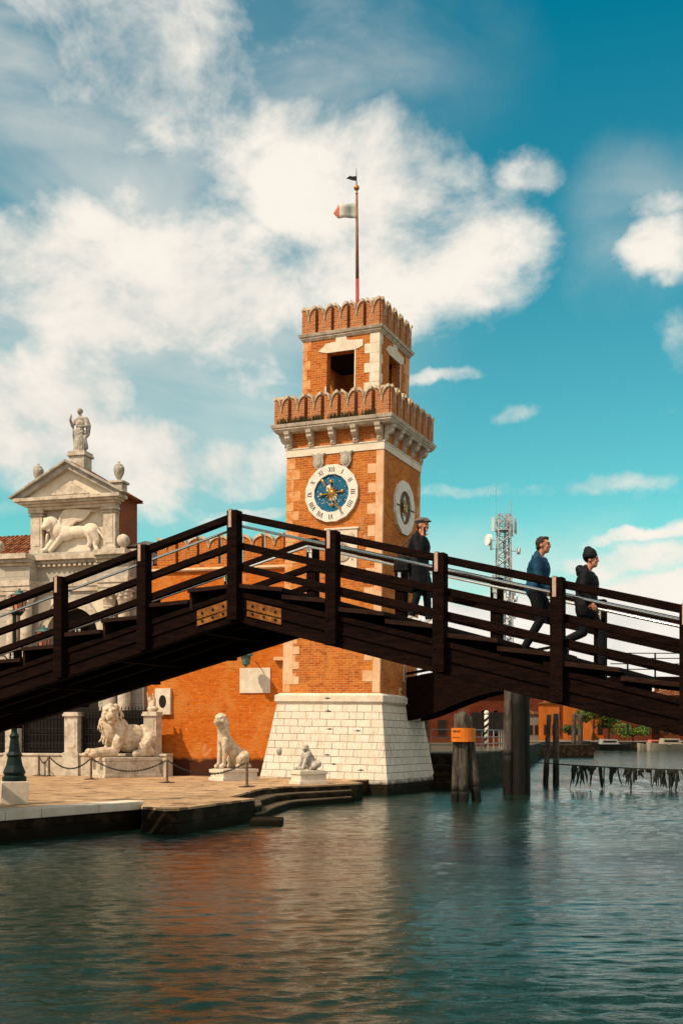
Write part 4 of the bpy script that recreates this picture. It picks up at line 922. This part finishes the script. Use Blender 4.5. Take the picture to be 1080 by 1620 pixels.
# rusty gusset plates either side of the crown post
for (sgn,sa,sb) in((-1,-.75,-.13),(1,.22,.86)):
    b=MB(); sl=SLL if sgn<0 else SLR; f=lambda s,d:(s,TOP-sl*abs(s)-d)
    b.prism([f(sa,1.42),f(sb,1.42),f(sb,1.68),f(sa,1.68)],-.045,-.021,'y'); o=b.build('gusset_plate','rustplate',br)
    b=MB()
    for i in range(3):
        for j in range(2):
            s=sa+(sb-sa)*(.17+.33*i); d=1.49+.13*j; x_,z_=f(s,d); b.ball((x_,-.05,z_),(.024,.02,.024),5)
    b.build('bolts','iron',o)
# ------------------------------------------------------------------ right bank where the bridge lands, out of view
b=MB(); b.prism([(10.5,14.5),(9.3,10.2),(24,-40),(60,-40),(60,30),(24,30)],-1.5,QZ,'z'); tag(b.build('far_bank','pave'),kind='structure')
# ------------------------------------------------------------------ people
def oriented(root): return root
def hand(b,w_,d,nrm,s=1.0,curl=.6):
    """palm at wrist w_, pointing d, palm normal nrm"""
    w_=Vector(w_); d=Vector(d).normalized(); nrm=Vector(nrm).normalized(); sd_=d.cross(nrm).normalized()
    Rm=Matrix((sd_,d,nrm)).transposed()
    b.ball(w_+d*.05*s,(.042*s,.055*s,.018*s),7,Rm)
    for i,(o,l) in enumerate(((-.030,.070),(-.010,.080),(.010,.075),(.030,.058))):
        p=w_+d*.09*s+sd_*o*s; q=p+(d*math.cos(curl*.5)+nrm*math.sin(curl*.5))*l*.5*s; r=q+(d*math.cos(curl*1.5)+nrm*math.sin(curl*1.5))*l*.5*s
        b.chain([(*p,.0105),(*q,.0095),(*r,.0085)],7)
    p=w_+d*.025*s-sd_*.032*s; q=p+(d*.6-sd_*.7+nrm*.3).normalized()*.04*s; r=q+(d*.9-sd_*.1+nrm*.4).normalized()*.032*s
    b.chain([(*p,.014),(*q,.012),(*r,.010)],7)
def person(loc,rot,label,j,coat,legs,shoe,coatlen=0,extra=None,s=1.0,collar=True,build_=1.0):
    """j: joints, x forward, y to the left"""
    t=thing('person',label,'person',loc,rot,'people crossing the footbridge'); t.scale=(s,s,s)
    V=Vector; H_=V(j['head']); N=V(j['neck']); C=V(j['chest']); P_=V(j['pelvis'])
    hy=j.get('headyaw',0); Rh=Matrix.Rotation(hy,3,'Z')@Matrix.Rotation(j.get('headpitch',0),3,'Y')
    hd=lambda x,y,z,r:b.ball(H_+Rh@V((x,y,z)),r,10,Rh)
    b=MB()
    hd(0,0,.03,(.092,.076,.098)); hd(.035,0,-.045,(.062,.056,.075)); hd(.062,0,-.085,(.032,.034,.03)); hd(.105,0,-.012,(.020,.014,.026)); hd(.095,0,.02,(.016,.011,.03)); hd(.078,0,.045,(.03,.055,.012))
    hd(.088,0,-.052,(.014,.026,.007)); hd(.086,0,-.066,(.013,.022,.007))
    for q in(-1,1): hd(-.005,.078*q,-.005,(.020,.010,.032)); hd(.07,.033*q,-.02,(.025,.022,.025)); 
    b.chain([(*N,.055),(*(H_+V((-.005,0,-.06))),.055)])
    b.chain([(*P_,.13),(*(P_.lerp(C,.5)),.12),(*C,.15),(*N,.06)])
    for q,sd_ in((1,'l'),(-1,'r')):
        sh=V(j['sh'+sd_]); el=V(j['el'+sd_]); wr=V(j['wr'+sd_]); b.chain([(*C.lerp(sh,.6),.09),(*sh,.055),(*el,.042),(*wr,.028)]); hand(b,wr,wr-el,V((0,-q,0)) if abs((wr-el).normalized().y)<.8 else V((1,0,0)))
        hp=V(j['hp'+sd_]); kn=V(j['kn'+sd_]); an=V(j['an'+sd_]); b.chain([(*hp,.085),(*kn,.055),(*an,.034),(*(an+V(j['ft'+sd_]).normalized()*.05+V((0,0,-.05))),.022)])
    b.build('body','skin',t,remesh=.009,smooth_it=1)
    b=MB()
    for q in(-1,1): b.ball(H_+Rh@V((.090,.033*q,.012)),(.010,.013,.008),6)
    b.build('eyes','shoe',t)
    # coat
    b=MB(); w_=build_
    b.chain([(*(P_+V((0,0,.02))),.165*w_),(*(P_.lerp(C,.5)),.155*w_),(*C,.172*w_)]); b.ball(C+V((0,0,.05)),(.145*w_,.205*w_,.14)); b.ball(C.lerp(N,.6),(.10,.15,.07)); b.ball(P_+V((0,0,.06)),(.15*w_,.18*w_,.16))
    if collar: b.chain([(*(N+V((-.03,0,-.04))),.085),(*(N+V((-.02,0,.03))),.072)])
    for sd_ in 'lr':
        sh=V(j['sh'+sd_]); el=V(j['el'+sd_]); wr=V(j['wr'+sd_]); b.chain([(*C.lerp(sh,.5),.12),(*sh,.085),(*el,.066),(*(wr+(el-wr).normalized()*.02),.050)])
    if coatlen:
        for sd_ in 'lr':
            hp=V(j['hp'+sd_]); kn=V(j['kn'+sd_]); b.chain([(*hp,.145),(*hp.lerp(kn,coatlen),.135)])
        b.cap(P_,.16,P_.lerp((V(j['knl'])+V(j['knr']))/2,coatlen),.15)
    b.build('coat',coat,t,remesh=.012,smooth_it=2,disp=(.07,.012))
    for sd_ in 'lr':
        pass
    b=MB(); b.chain([(*P_,.14),(*(P_+V((0,0,-.05))),.135)])
    for sd_ in 'lr':
        hp=V(j['hp'+sd_]); kn=V(j['kn'+sd_]); an=V(j['an'+sd_]); b.chain([(*hp,.105),(*kn,.072),(*(an+(kn-an)*.06),.062)])
    b.build('trousers',legs,t,remesh=.011,smooth_it=2,disp=(.06,.010))
    for sd_ in 'lr':
        b=MB(); an=V(j['an'+sd_]); f=V(j['ft'+sd_]).normalized(); dn=V((0,0,-1)); dn=(dn-f*dn.dot(f)).normalized()
        b.chain([(*(an-dn*.03),.052),(*(an+dn*.02),.052),(*(an+dn*.055-f*.03),.044),(*(an+dn*.062+f*.09),.040),(*(an+dn*.066+f*.16),.032)]); b.build('shoe',shoe,t,remesh=.010,smooth_it=2)
    if extra: extra(t,H_,Rh,j)
    return t
def walk(stride=.30,back=.34,lean=.05,H_=1.75,arm=.2,kneelift=.1,fdrop=.12):
    """mid-stride facing +x going downhill; left leg forward"""
    return dict(head=(lean+.05,0,1.63),neck=(lean,0,1.47),chest=(lean*.7,0,1.28),pelvis=(0,0,.96),
      shl=(lean,.18,1.41),shr=(lean,-.18,1.41),ell=(-.10,.235,1.14),elr=(.08,-.235,1.14),wrl=(-.04,.25,.92),wrr=(.25,-.24,.94),
      hpl=(0,.09,.93),hpr=(0,-.09,.93),knl=(.22,.09,.52),anl=(stride,.09,.085-fdrop),knr=(.04,-.09,.50),anr=(-back,-.09,.20),
      ftl=(1,0,-.15),ftr=(.75,0,-.65))
def hair_short(t,H_,Rh,j):
    b=MB(); b.ball(H_+Rh@Vector((-.022,0,.048)),(.095,.084,.095),10,Rh); b.ball(H_+Rh@Vector((.035,0,.11)),(.055,.06,.03),8,Rh); b.ball(H_+Rh@Vector((-.05,0,-.01)),(.06,.072,.07),8,Rh); b.build('hair','hair',t,remesh=.009,smooth_it=1,disp=(.03,.018))
def beanie(t,H_,Rh,j):
    b=MB(); b.ball(H_+Rh@Vector((-.02,0,.075)),(.112,.100,.12),10,Rh); b.ball(H_+Rh@Vector((-.045,0,.15)),(.07,.07,.07),8,Rh); b.lathe([(.11,0),(.112,.05)],tuple(H_+Vector((-.015,0,.03))),18); b.build('knit_hat','jacket_black',t,remesh=.010,smooth_it=1,disp=(.03,.006))
    b=MB(); N=Vector(j['neck']); b.ball(N+Vector((-.07,0,-.02)),(.11,.14,.10)); b.ball(N+Vector((-.12,0,.03)),(.07,.11,.07)); b.build('hood','jacket_black',t,remesh=.012,smooth_it=2,disp=(.05,.015))
def flatcap(t,H_,Rh,j):
    b=MB(); b.ball(H_+Rh@Vector((-.01,0,.095)),(.135,.115,.055),10,Rh); b.ball(H_+Rh@Vector((.10,0,.07)),(.07,.075,.018),8,Rh); b.ball(H_+Rh@Vector((-.01,0,.06)),(.105,.092,.05),8,Rh); b.build('flat_cap','captweed',t,remesh=.010,smooth_it=1)
    b=MB(); b.ball(H_+Rh@Vector((-.05,0,-.0)),(.058,.074,.07),8,Rh); b.build('hair','hair',t,remesh=.010,smooth_it=1)
    ph=MB(); w_=Vector(j['wrr']); 
    c=w_+Vector((.03,.0,.09)); ph.box(c.x-.02,c.x+.02,c.y-.012,c.y+.012,c.z-.06,c.z+.08); ph.build('held_telephone','shoe',t,bevel=.006)
def deck(s): 
    k=math.floor(s/TL); s0=k*TL; return rt(s0)-1.19-SLR*.5*(s-s0)
rotb=-BY
def sfor(px,t):
    # distance along the bridge of the point at lateral t that is seen at photo column px
    k=(px-540)/F; q=BP+wb*t; return (k*q.y-q.x)/(ub.x+k*(-ub.y)*1.0) if False else (k*q.y-q.x)/(ub.x-k*ub.y)
s1=sfor(848,1.35); j=walk(stride=.36,back=.22,arm=.1); j['anr']=(-.16,-.09,.10); j['knr']=(.08,-.09,.50); j['ftr']=(.95,0,-.25); j['anl']=(.42,.09,.02)
person(bw(s1,1.35,deck(s1)+.0),rotb,'man in a blue jacket walking down the bridge, bareheaded with short greying hair',j,'jacket_blue','trouser','shoe',0,hair_short,1.055,build_=1.06)
s2=sfor(926,1.35); j=walk(stride=.30,back=.36,lean=.03); j['knr']=(-.02,-.09,.52); j['anr']=(-.36,-.09,.38); j['ftr']=(.45,0,-.9); j['anl']=(.22,.09,.02); j['elr']=(.0,-.26,1.14); j['wrr']=(.12,-.23,.96)
person(bw(s2,1.35,deck(s2)),rotb,'person in black knitted hat and hooded coat striding down the bridge ahead of another',j,'jacket_black','trouser','shoe',.22,beanie,1.02,build_=1.08)
s3=sfor(661,1.75); j=walk(stride=.18,back=.10,lean=.03); j['anr']=(-.08,-.09,.10); j['knr']=(.03,-.09,.50); j['ftr']=(1,0,-.2); j['anl']=(.16,.09,.04); j['knl']=(.12,.09,.5)
j['elr']=(.10,-.24,1.12); j['wrr']=(.14,-.14,1.42); j['shr']=(.03,-.18,1.40); j['elL']=(0,0,0); j['headyaw']=R(-12)
person(bw(s3,1.75,deck(s3)),rotb,'person in grey flat cap and long dark coat raising a hand to the face',j,'jacket_black','jacket_black','whiteshoe',.75,flatcap,1.0,build_=1.15)
bq=bw(s3,1.75,deck(s3)); bg_=thing('shoulder_bag','dark shoulder bag hanging at the back of the person in the flat cap','bag',bq,rotb)
b=MB(); b.ball((-.20,-.24,.98),(.15,.06,.15),8); b.box(-.34,-.07,-.29,-.20,.84,.98); b.build('bag_body','jacket_black',bg_,remesh=.014,smooth_it=3,disp=(.06,.01))
b=MB(); b.tube([(-.32,-.24,1.0),(-.20,-.20,1.28),(-.04,-.12,1.47),(.04,.0,1.42)],.012,6); b.build('bag_strap','shoe',bg_)
# ------------------------------------------------------------------ mooring piles
def pile_mb(p0,p1,r0,r1,seed=0):
    b=MB(); rr=random.Random(seed); n=12; m=10; vs=[];fs=[]; p0=Vector(p0);p1=Vector(p1)
    for i in range(m+1):
        u=i/m; c=p0.lerp(p1,u); r=r0+(r1-r0)*u
        for k in range(n):
            q=2*math.pi*k/n; e=1+.13*noise.noise(Vector((math.cos(q)*1.5+seed,math.sin(q)*1.5,u*3)))
            vs.append(c+Vector((math.cos(q),math.sin(q),0))*r*e)
    for i in range(m):
        for k in range(n): fs.append((i*n+k,i*n+(k+1)%n,(i+1)*n+(k+1)%n,(i+1)*n+k))
    fs.append(tuple(range(n-1,-1,-1))); c_=len(vs); vs.append(p1+Vector((0,0,r1*.35)))
    for k in range(n): fs.append((m*n+k,m*n+(k+1)%n,c_))
    return b.add(vs,fs)
def pile_group(px,py,label,piles,group='mooring piles in the canal'):
    D_=EYE*F/(py-HZ); t=thing('mooring_piles',label,'mooring piles',((px-540)/F*D_,D_,0),0,group)
    for i,(a,c,r,zw) in enumerate(piles):
        a=Vector(a);c=Vector(c); u=(zw-a.z)/(c.z-a.z); mid=a.lerp(c,u)
        pile_mb(mid,c,r*.97,r*.85,i+px).build('pile','pile',t,smooth=True)
        pile_mb(a,mid,r*1.02,r,i+px+.5).build('pile_foot','piledark',t,smooth=True)
    return t,D_
t,D_=pile_group(735,1268,'bundle of three weathered mooring piles bearing an orange notice',[((-.36,0,-1),(-.24,.05,3.0),.15,.35),((-.06,-.18,-1),(-.07,-.05,3.05),.18,.35),((.52,.1,-1),(.10,.1,2.9),.17,.5)])
b=MB(); b.lathe([(.40,2.05),(.41,2.05),(.41,2.52),(.40,2.52)],(-.06,0,0),20); sg=b.build('orange_notice','signorange',t)
b=MB()
for k in range(5):
    q=math.pi*1.18+k*.15; x_,y_=-.06+.416*math.cos(q),.416*math.sin(q); b.ball((x_,y_,2.42-.02*(k%2)),(.022,.012,.04),4)
for k in range(7):
    q=math.pi*1.15+k*.12; x_,y_=-.06+.416*math.cos(q),.416*math.sin(q); b.ball((x_,y_,2.2),(.02,.01,.012),4)
b.build('notice_lettering','iron',sg)
t,D_=pile_group(817,1257,'thick dark bundle of tall piles standing under the bridge',[((-.33,.0,-1),(-.30,.1,4.0),.20,1.5),((.06,-.15,-1),(.02,.0,4.0),.25,3.9),((.34,.15,-1),(.28,.15,4.0),.22,3.9),((.0,.4,-1),(.0,.4,4.0),.22,3.9)])  # all but the first pile take the dark colour almost to the top
pile_group(872,1240,'pair of slim mooring piles carrying the weed covered rope',[((-.34,0,-1),(-.12,0,3.2),.13,.8),((.18,-.1,-1),(.20,0,3.25),.15,.9)])
pile_group(911,1189,'distant pair of tall pale mooring piles near the far quay',[((-.4,0,-1),(-.3,0,5.0),.33,.8),((.6,0,-1),(.45,0,5.0),.36,.8)])
# weed covered rope
PR=at(884,1209,46.5); PE=at(1135,1219,45.0)
ra=thing('weedy_rope','slack mooring rope dripping with dark seaweed to the right of the slim piles','rope',PR)
b=MB(); f=lambda u:Vector((0,0,0)).lerp(PE-PR,u)+Vector((0,0,-.05*4*u*(1-u)))
b.tube([f(i/20) for i in range(21)],.03,6); ao=at(798,1200,47)-PR; b.tube([(0,0,0),tuple(ao*.5+Vector((0,0,-.03))),tuple(ao)],.02,5); b.build('rope','weed',ra)
b=MB(); rr=random.Random(11)
u=.10
while u<1:
    p=f(u); L_=rr.choice((.25,.5,.8,.95,1.05))*rr.uniform(.85,1.05)
    for s_ in range(rr.choice((1,2,3,5))):
        pts=[p+Vector((rr.gauss(0,.05),rr.gauss(0,.03),0))]; r0=rr.uniform(.022,.05); x=pts[0]
        L_*=rr.uniform(.8,1.05); dx=rr.gauss(0,.018)
        for k in range(5): x=x+Vector((dx+rr.gauss(0,.028),rr.gauss(0,.015),-L_/5)); pts.append(x)
        b.tube(pts,[r0,r0*1.3,r0*1.1,r0*1.2,r0*.8,.008],6)
    u+=rr.choice((.005,.007,.010,.02,.035))
b.build('seaweed_fringe','weed',ra)
# ------------------------------------------------------------------ inner quay and inner footbridge behind the tower
b=MB(); iq=[(2.9,47.6),(5.6,47.2),(8.5,56.5),(20,110),(2,110),(1.8,48)]
b.prism(iq,-1.2,1.45,'z'); tag(b.build('inner_quay','quaywall',bevel=.03),kind='structure')
b=MB(); b.prism(iq,1.453,1.5,'z'); tag(b.build('inner_quay_paving','stepstone'),kind='structure')
rl=thing('white_railing','white tubular railing along the inner quay behind the tower','railing',(3.9,48.4,1.5))
b=MB()
path=[Vector((0,0,0)),Vector((1.35,-.1,0)),Vector((4.25,8.6,0)),Vector((7,21,0))]
for z in(.35,.68,1.02): b.tube([p+Vector((0,0,z)) for p in path],.025,6)
b.build('railing_bars','railgrey',rl)
for a,c in zip(path[:-1],path[1:]):
    n=max(1,int((c-a).length/1.5))
    for k in range(n): q=a.lerp(c,k/n); b=MB(); b.tube([q,q+Vector((0,0,1.04))],.03,6); b.build('railing_post','railgrey',rl)
for k in range(3):
    b=MB(); b.box(2.9,5.0,46.6-.38*k,47.2-.38*k,-.6,1.0-.35*k); tag(b.build('inner_steps','quaywall',bevel=.02),kind='structure')
ib=thing('inner_footbridge','dark timber footbridge inside the arsenal, seen under the main bridge beside the tower','bridge',(2.6,44.4,0),-R(24))
IL=6.0
def sof(x):
    u=min(max(x/4.2,0),1); return 2.85+1.15*(u*u*(3-2*u))**.8-(.35*max(0,(x-4.9)/1.1))
n=24
for yy in(0,1.6):
    pts=[(IL*i/n,sof(IL*i/n)) for i in range(n+1)]; b=MB(); b.prism(pts+[(IL,5.5),(0,4.6)],yy,yy+.2,'y'); b.build('boarded_beam','wood',ib)
b=MB(); pts=[(IL*i/n,sof(IL*i/n)+.35) for i in range(n+1)]; b.prism(pts+[(IL*i/n,sof(IL*i/n)+.45) for i in range(n,-1,-1)],.203,1.597,'y'); b.build('deck_planks','wood',ib)
for yy in(.05,1.75):
    b=MB(); b.box(0,0,0,0,0,0) if False else b.bar((0,yy,4.75),(IL,yy,5.65),.12,.10); b.build('inner_railing','wood',ib)
# ------------------------------------------------------------------ barber pole
sp=thing('striped_pole','small black and white striped mooring pole on the inner quay','mooring pole',at(769,1187,62)*1.0); sp.location.z=1.5
b=MB()
b.tube([(0,0,0),(0,0,1.9)],.12,12); b.build('pole_shaft','dialwhite',sp,smooth=True)
b=MB()
for k in range(5):
    q0=MB(); q0.lathe([(.127,0),(.127,.17)],(0,0,.15+k*.36),14); b.add([(x,y,z+.11*x/.127) for x,y,z in q0.v],q0.f)
b.build('pole_stripe','iron',sp)
b=MB(); b.ball((0,0,2.02),.14,8); b.build('pole_knob','dialwhite',sp,smooth=True)
# ------------------------------------------------------------------ far shore
FD=170
b=MB(); b.box(16,260,FD,FD+260,-1.5,1.25); tag(b.build('far_shore_ground','fargrey'),kind='structure')
b=MB(); b.box(16,260,FD-.6,FD-.003,-1.5,1.15); tag(b.build('far_quay_wall','quaywall'),kind='structure')
def house(px0,px1,py_e,py_b,D_,mat,label,name='house',roof=None,wins=2,depth=10,ridge=0,group='houses across the basin',cat='house'):
    a=at(px0,py_b,D_); c=at(px1,py_e,D_); wd=c.x-a.x; t=thing(name,label,cat,(a.x,D_,1.25 if D_>=FD else a.z),0,group); h=c.z-t.location.z
    b=MB(); b.box(0,wd,0,depth,0,h); b.build('house_wall',mat,t)
    rg_=ridge or wd*.18
    b=MB(); b.prism([(-.3,h+.01),(wd+.3,h+.01),(wd/2,h+rg_)],-.3,depth+.3,'y'); b.build('roof',roof or 'tile',t)
    for k in range(wins):
        for fl_ in range(max(1,int(h/3.4))):
            x=wd*(k+.5)/wins; z=1.0+fl_*3.2; b=MB(); b.box(x-.55,x+.55,-.06,.02,z,z+1.7); f_=b.build('window','ochredark',t); b=MB(); b.box(x-.42,x+.42,-.09,-.05,z+.12,z+1.58); b.build('pane','dark_void',f_)
    b=MB(); b.box(wd*.22,wd*.22+.7,depth*.4,depth*.4+.7,h,h+rg_+1.0); b.build('chimney',mat,t)
    return t
house(744,803,1096,1187,75,'ochredark','red brick house behind the striped pole, left of the thick piles',wins=3,depth=8)
house(858,884,1113,1172,185,'ochre','bright orange gabled house left of the distant pale piles',wins=2,depth=4)
house(897,915,1112,1172,200,'ochre','bright orange house glimpsed right behind the distant pale piles',wins=2,depth=4)
house(940,974,1134,1172,205,'ochre','orange house with a low sloping roof behind the olive bush',wins=2)
house(806,856,1130,1172,190,'fargrey','grey plastered warehouse behind the slim piles',wins=4)
house(976,1030,1118,1172,186,'ochredark','dark red brick shed right of the olive bush',wins=4,group='houses across the basin')
house(1031,1100,1100,1172,192,'ochredark','taller dark brick shed at the right edge of the basin',wins=5)
house(690,1110,1101,1172,235,'ochredark','very long dark brick shed closing the far side of the basin',wins=12,depth=12,ridge=1.6)
house(655,742,1098,1180,110,'ochredark','dark brick house behind the white railing, next to the tower base',wins=3)
# shrubs
def shrub(px,py,D_,w_,h,mat,label,n=900,name='bush',seed=1):
    p=at(px,py,D_); p.z=1.25; t=thing(name,label,'bush',p,0,'bushes on the far quay'); rr=random.Random(seed)
    b=MB(); cl=[(rr.uniform(-.4,.4)*w_,rr.uniform(-.3,.3)*w_*.6,rr.uniform(.35,.8)*h,rr.uniform(.2,.34)*w_*.6) for _ in range(9)]
    for k in range(n):
        cx,cy,cz,r=rr.choice(cl); d=Vector((rr.gauss(0,1),rr.gauss(0,1),rr.gauss(0,1))).normalized()*r*rr.uniform(.5,1.1)
        c=Vector((cx,cy,max(.1,cz+d.z*.9)))+Vector((d.x,d.y,0)); u=Vector((rr.gauss(0,1),rr.gauss(0,1),rr.gauss(0,1))).normalized(); v=u.orthogonal().normalized(); s_=rr.uniform(.12,.26)
        b.add([c+u*s_,c+v*s_*.6,c-u*s_,c-v*s_*.6],[(0,1,2,3)])
    b.build('crown',mat,t)
    b=MB(); b.tube([(0,0,0),(.1,0,h*.5)],[.15,.08],6)
    for k in range(5): q=rr.choice(cl); b.tube([(.05,0,h*.25),(q[0]*.7,q[1]*.7,q[2]*.9)],[.07,.03],5)
    b.build('trunk','bark',t)
shrub(938,1172,176,6.4,7.4,'leaf','broad olive green bush on the far quay right of the pale piles',2200,seed=2)
shrub(962,1172,178,5.0,5.4,'leafgreen','darker rounded bush beside the broad olive bush',900,seed=3)
shrub(1000,1172,174,5.5,2.8,'leafgreen','low spreading bush on the far quay in front of the red brick shed',900,seed=4)
shrub(905,1172,178,3.0,3.2,'leaf','small bush close behind the distant pale piles',600,seed=6)
# boats far off
def boat(px,py,D_,L_,label,hm,cm):
    p=at(px,py,D_); p.z=0; t=thing('moored_boat',label,'boat',p,R(4),'boats moored at the far quay')
    b=MB(); vs=[];fs=[];n=10
    for i in range(n+1):
        u=i/n; w_=.16*L_*math.sin(math.pi*min(1,u*.8+.22))**.6+.02; sh=.05*L_*(2*u-1)**2
        vs+=[(L_*(u-.5),-w_,.12*L_+sh),(L_*(u-.5),-w_*.55,-.15),(L_*(u-.5),w_*.55,-.15),(L_*(u-.5),w_,.12*L_+sh)]
    for i in range(n):
        for k in range(3): a=i*4+k; fs.append((a,a+1,a+5,a+4))
        a=i*4; fs.append((a+3,a,a+4,a+7))
    fs+=[(0,1,2,3),(n*4+3,n*4+2,n*4+1,n*4)]; b.add(vs,fs); b.build('hull',hm,t)
    b=MB(); b.prism([(-.25*L_,.13*L_),(.18*L_,.13*L_),(.12*L_,.24*L_),(-.22*L_,.25*L_)],-.11*L_,.11*L_,'y'); c=b.build('cabin',cm,t,bevel=.03)
    b=MB(); b.box(-.2*L_,.1*L_,-.112*L_,.112*L_,.17*L_,.215*L_); b.build('cabin_window','dark_void',c)
boat(1062,1183,160,7.0,'cream boat with a low cabin at the right edge of the far quay','hull','hull')
boat(1040,1181,166,6.0,'boat with a red cabin and pale hull left of the cream boat','hull','flag_red')
boat(965,1182,163,6.5,'dark boat with a pale cabin moored below the bushes','darkhull','railgrey')
boat(925,1183,163,5.5,'pale open boat close to the distant pale piles','hull','darkhull')
# far walkway railing seen through the bridge at right
wr=thing('far_walkway','raised walkway with thin dark railings beyond the bridge at the right edge','walkway',at(965,1066,60))
b=MB(); b.box(0,9,0,2,-.5,-.15); b.build('walkway_deck','wood',wr)
for k in range(5):
    b=MB(); b.box(.9+k*1.5,.98+k*1.5,0,.08,-3.3 if k%2==0 else -.15,1.15); b.build('walkway_post','iron',wr)
b=MB()
for z in(.25,.55,.85,1.13): b.tube([(0,.04,z),(9,.04,z-.02)],.028,5)
b.build('walkway_rails','iron',wr)
# ------------------------------------------------------------------ telecom mast
mp=at(796,1162,120); mp.z=1.25
b=MB(); b.box(mp.x-8,mp.x+8,112,130,-1.5,1.24); tag(b.build('mast_island','quaywall'),kind='structure')
ms=thing('telecom_mast','tall lattice telecom mast crowded with dishes and panel antennas behind the bridge','mast',mp)
HT=25.0
b=MB(); hw=lambda z:1.10-.50*z/HT
cs=[(-1,-1),(1,-1),(1,1),(-1,1)]
for (sx,sy) in cs: b.tube([(sx*hw(0),sy*hw(0),0),(sx*hw(HT),sy*hw(HT),HT)],.10,6)
nz=22
for i in range(nz):
    z0,z1=HT*i/nz,HT*(i+1)/nz
    for k in range(4):
        a,c=cs[k],cs[(k+1)%4]
        b.tube([(a[0]*hw(z0),a[1]*hw(z0),z0),(c[0]*hw(z1),c[1]*hw(z1),z1)],.05,4); b.tube([(c[0]*hw(z0),c[1]*hw(z0),z0),(a[0]*hw(z1),a[1]*hw(z1),z1)],.05,4)
        b.tube([(a[0]*hw(z1),a[1]*hw(z1),z1),(c[0]*hw(z1),c[1]*hw(z1),z1)],.03,4)
b.tube([(.15,0,0),(.15,0,HT)],.12,6)
b.build('lattice_frame','mast',ms)
for z in(17.6,23.2):
    b=MB(); b.lathe([(.95,z),(.95,z+.08)],n=16)
    for k in range(8): q=k*.785; b.tube([(.9*math.cos(q),.9*math.sin(q),z),(.9*math.cos(q),.9*math.sin(q),z+1.0)],.025,4)
    b.tube([(.9*math.cos(q),.9*math.sin(q),z+1.0) for q in [i*.3927 for i in range(17)]],.025,4); b.build('service_platform','mast',ms)
rr=random.Random(4)
for k in range(34):
    z=rr.uniform(10.5,25.2); q=rr.uniform(0,6.28); r=rr.uniform(.75,1.5); b=MB(); c=Vector((r*math.cos(q),r*math.sin(q),z))
    hh=rr.uniform(.35,.85); b.box(c.x-.12,c.x+.12,c.y-.09,c.y+.09,z-hh,z+hh); b.tube([c+Vector((0,0,-.5)),(.3*math.cos(q),.3*math.sin(q),z-.5)],.03,4); b.build('panel_antenna','dish' if k%3==0 else 'mast',ms)
for (dx,z,r) in((-1.55,22.2,.62),(1.45,21.0,.38),(-1.0,14.6,.5),(1.1,15.8,.36),(-1.25,12.4,.45),(1.2,12.2,.35)):
    b=MB(); s_=1 if dx>0 else -1; b.tube([(dx,-.3,z),(dx+s_*.28,-.42,z)],[r,r],16); b.tube([(dx,-.3,z),(0,0,z)],.05,5); b.build('dish_antenna','dish',ms)
for (dx,h) in((-.8,4.2),(.8,2.6),(.35,2.0)):
    b=MB(); b.tube([(dx,0,24.0),(dx,0,24.0+h)],.035,5); b.build('whip_antenna','mast',ms)
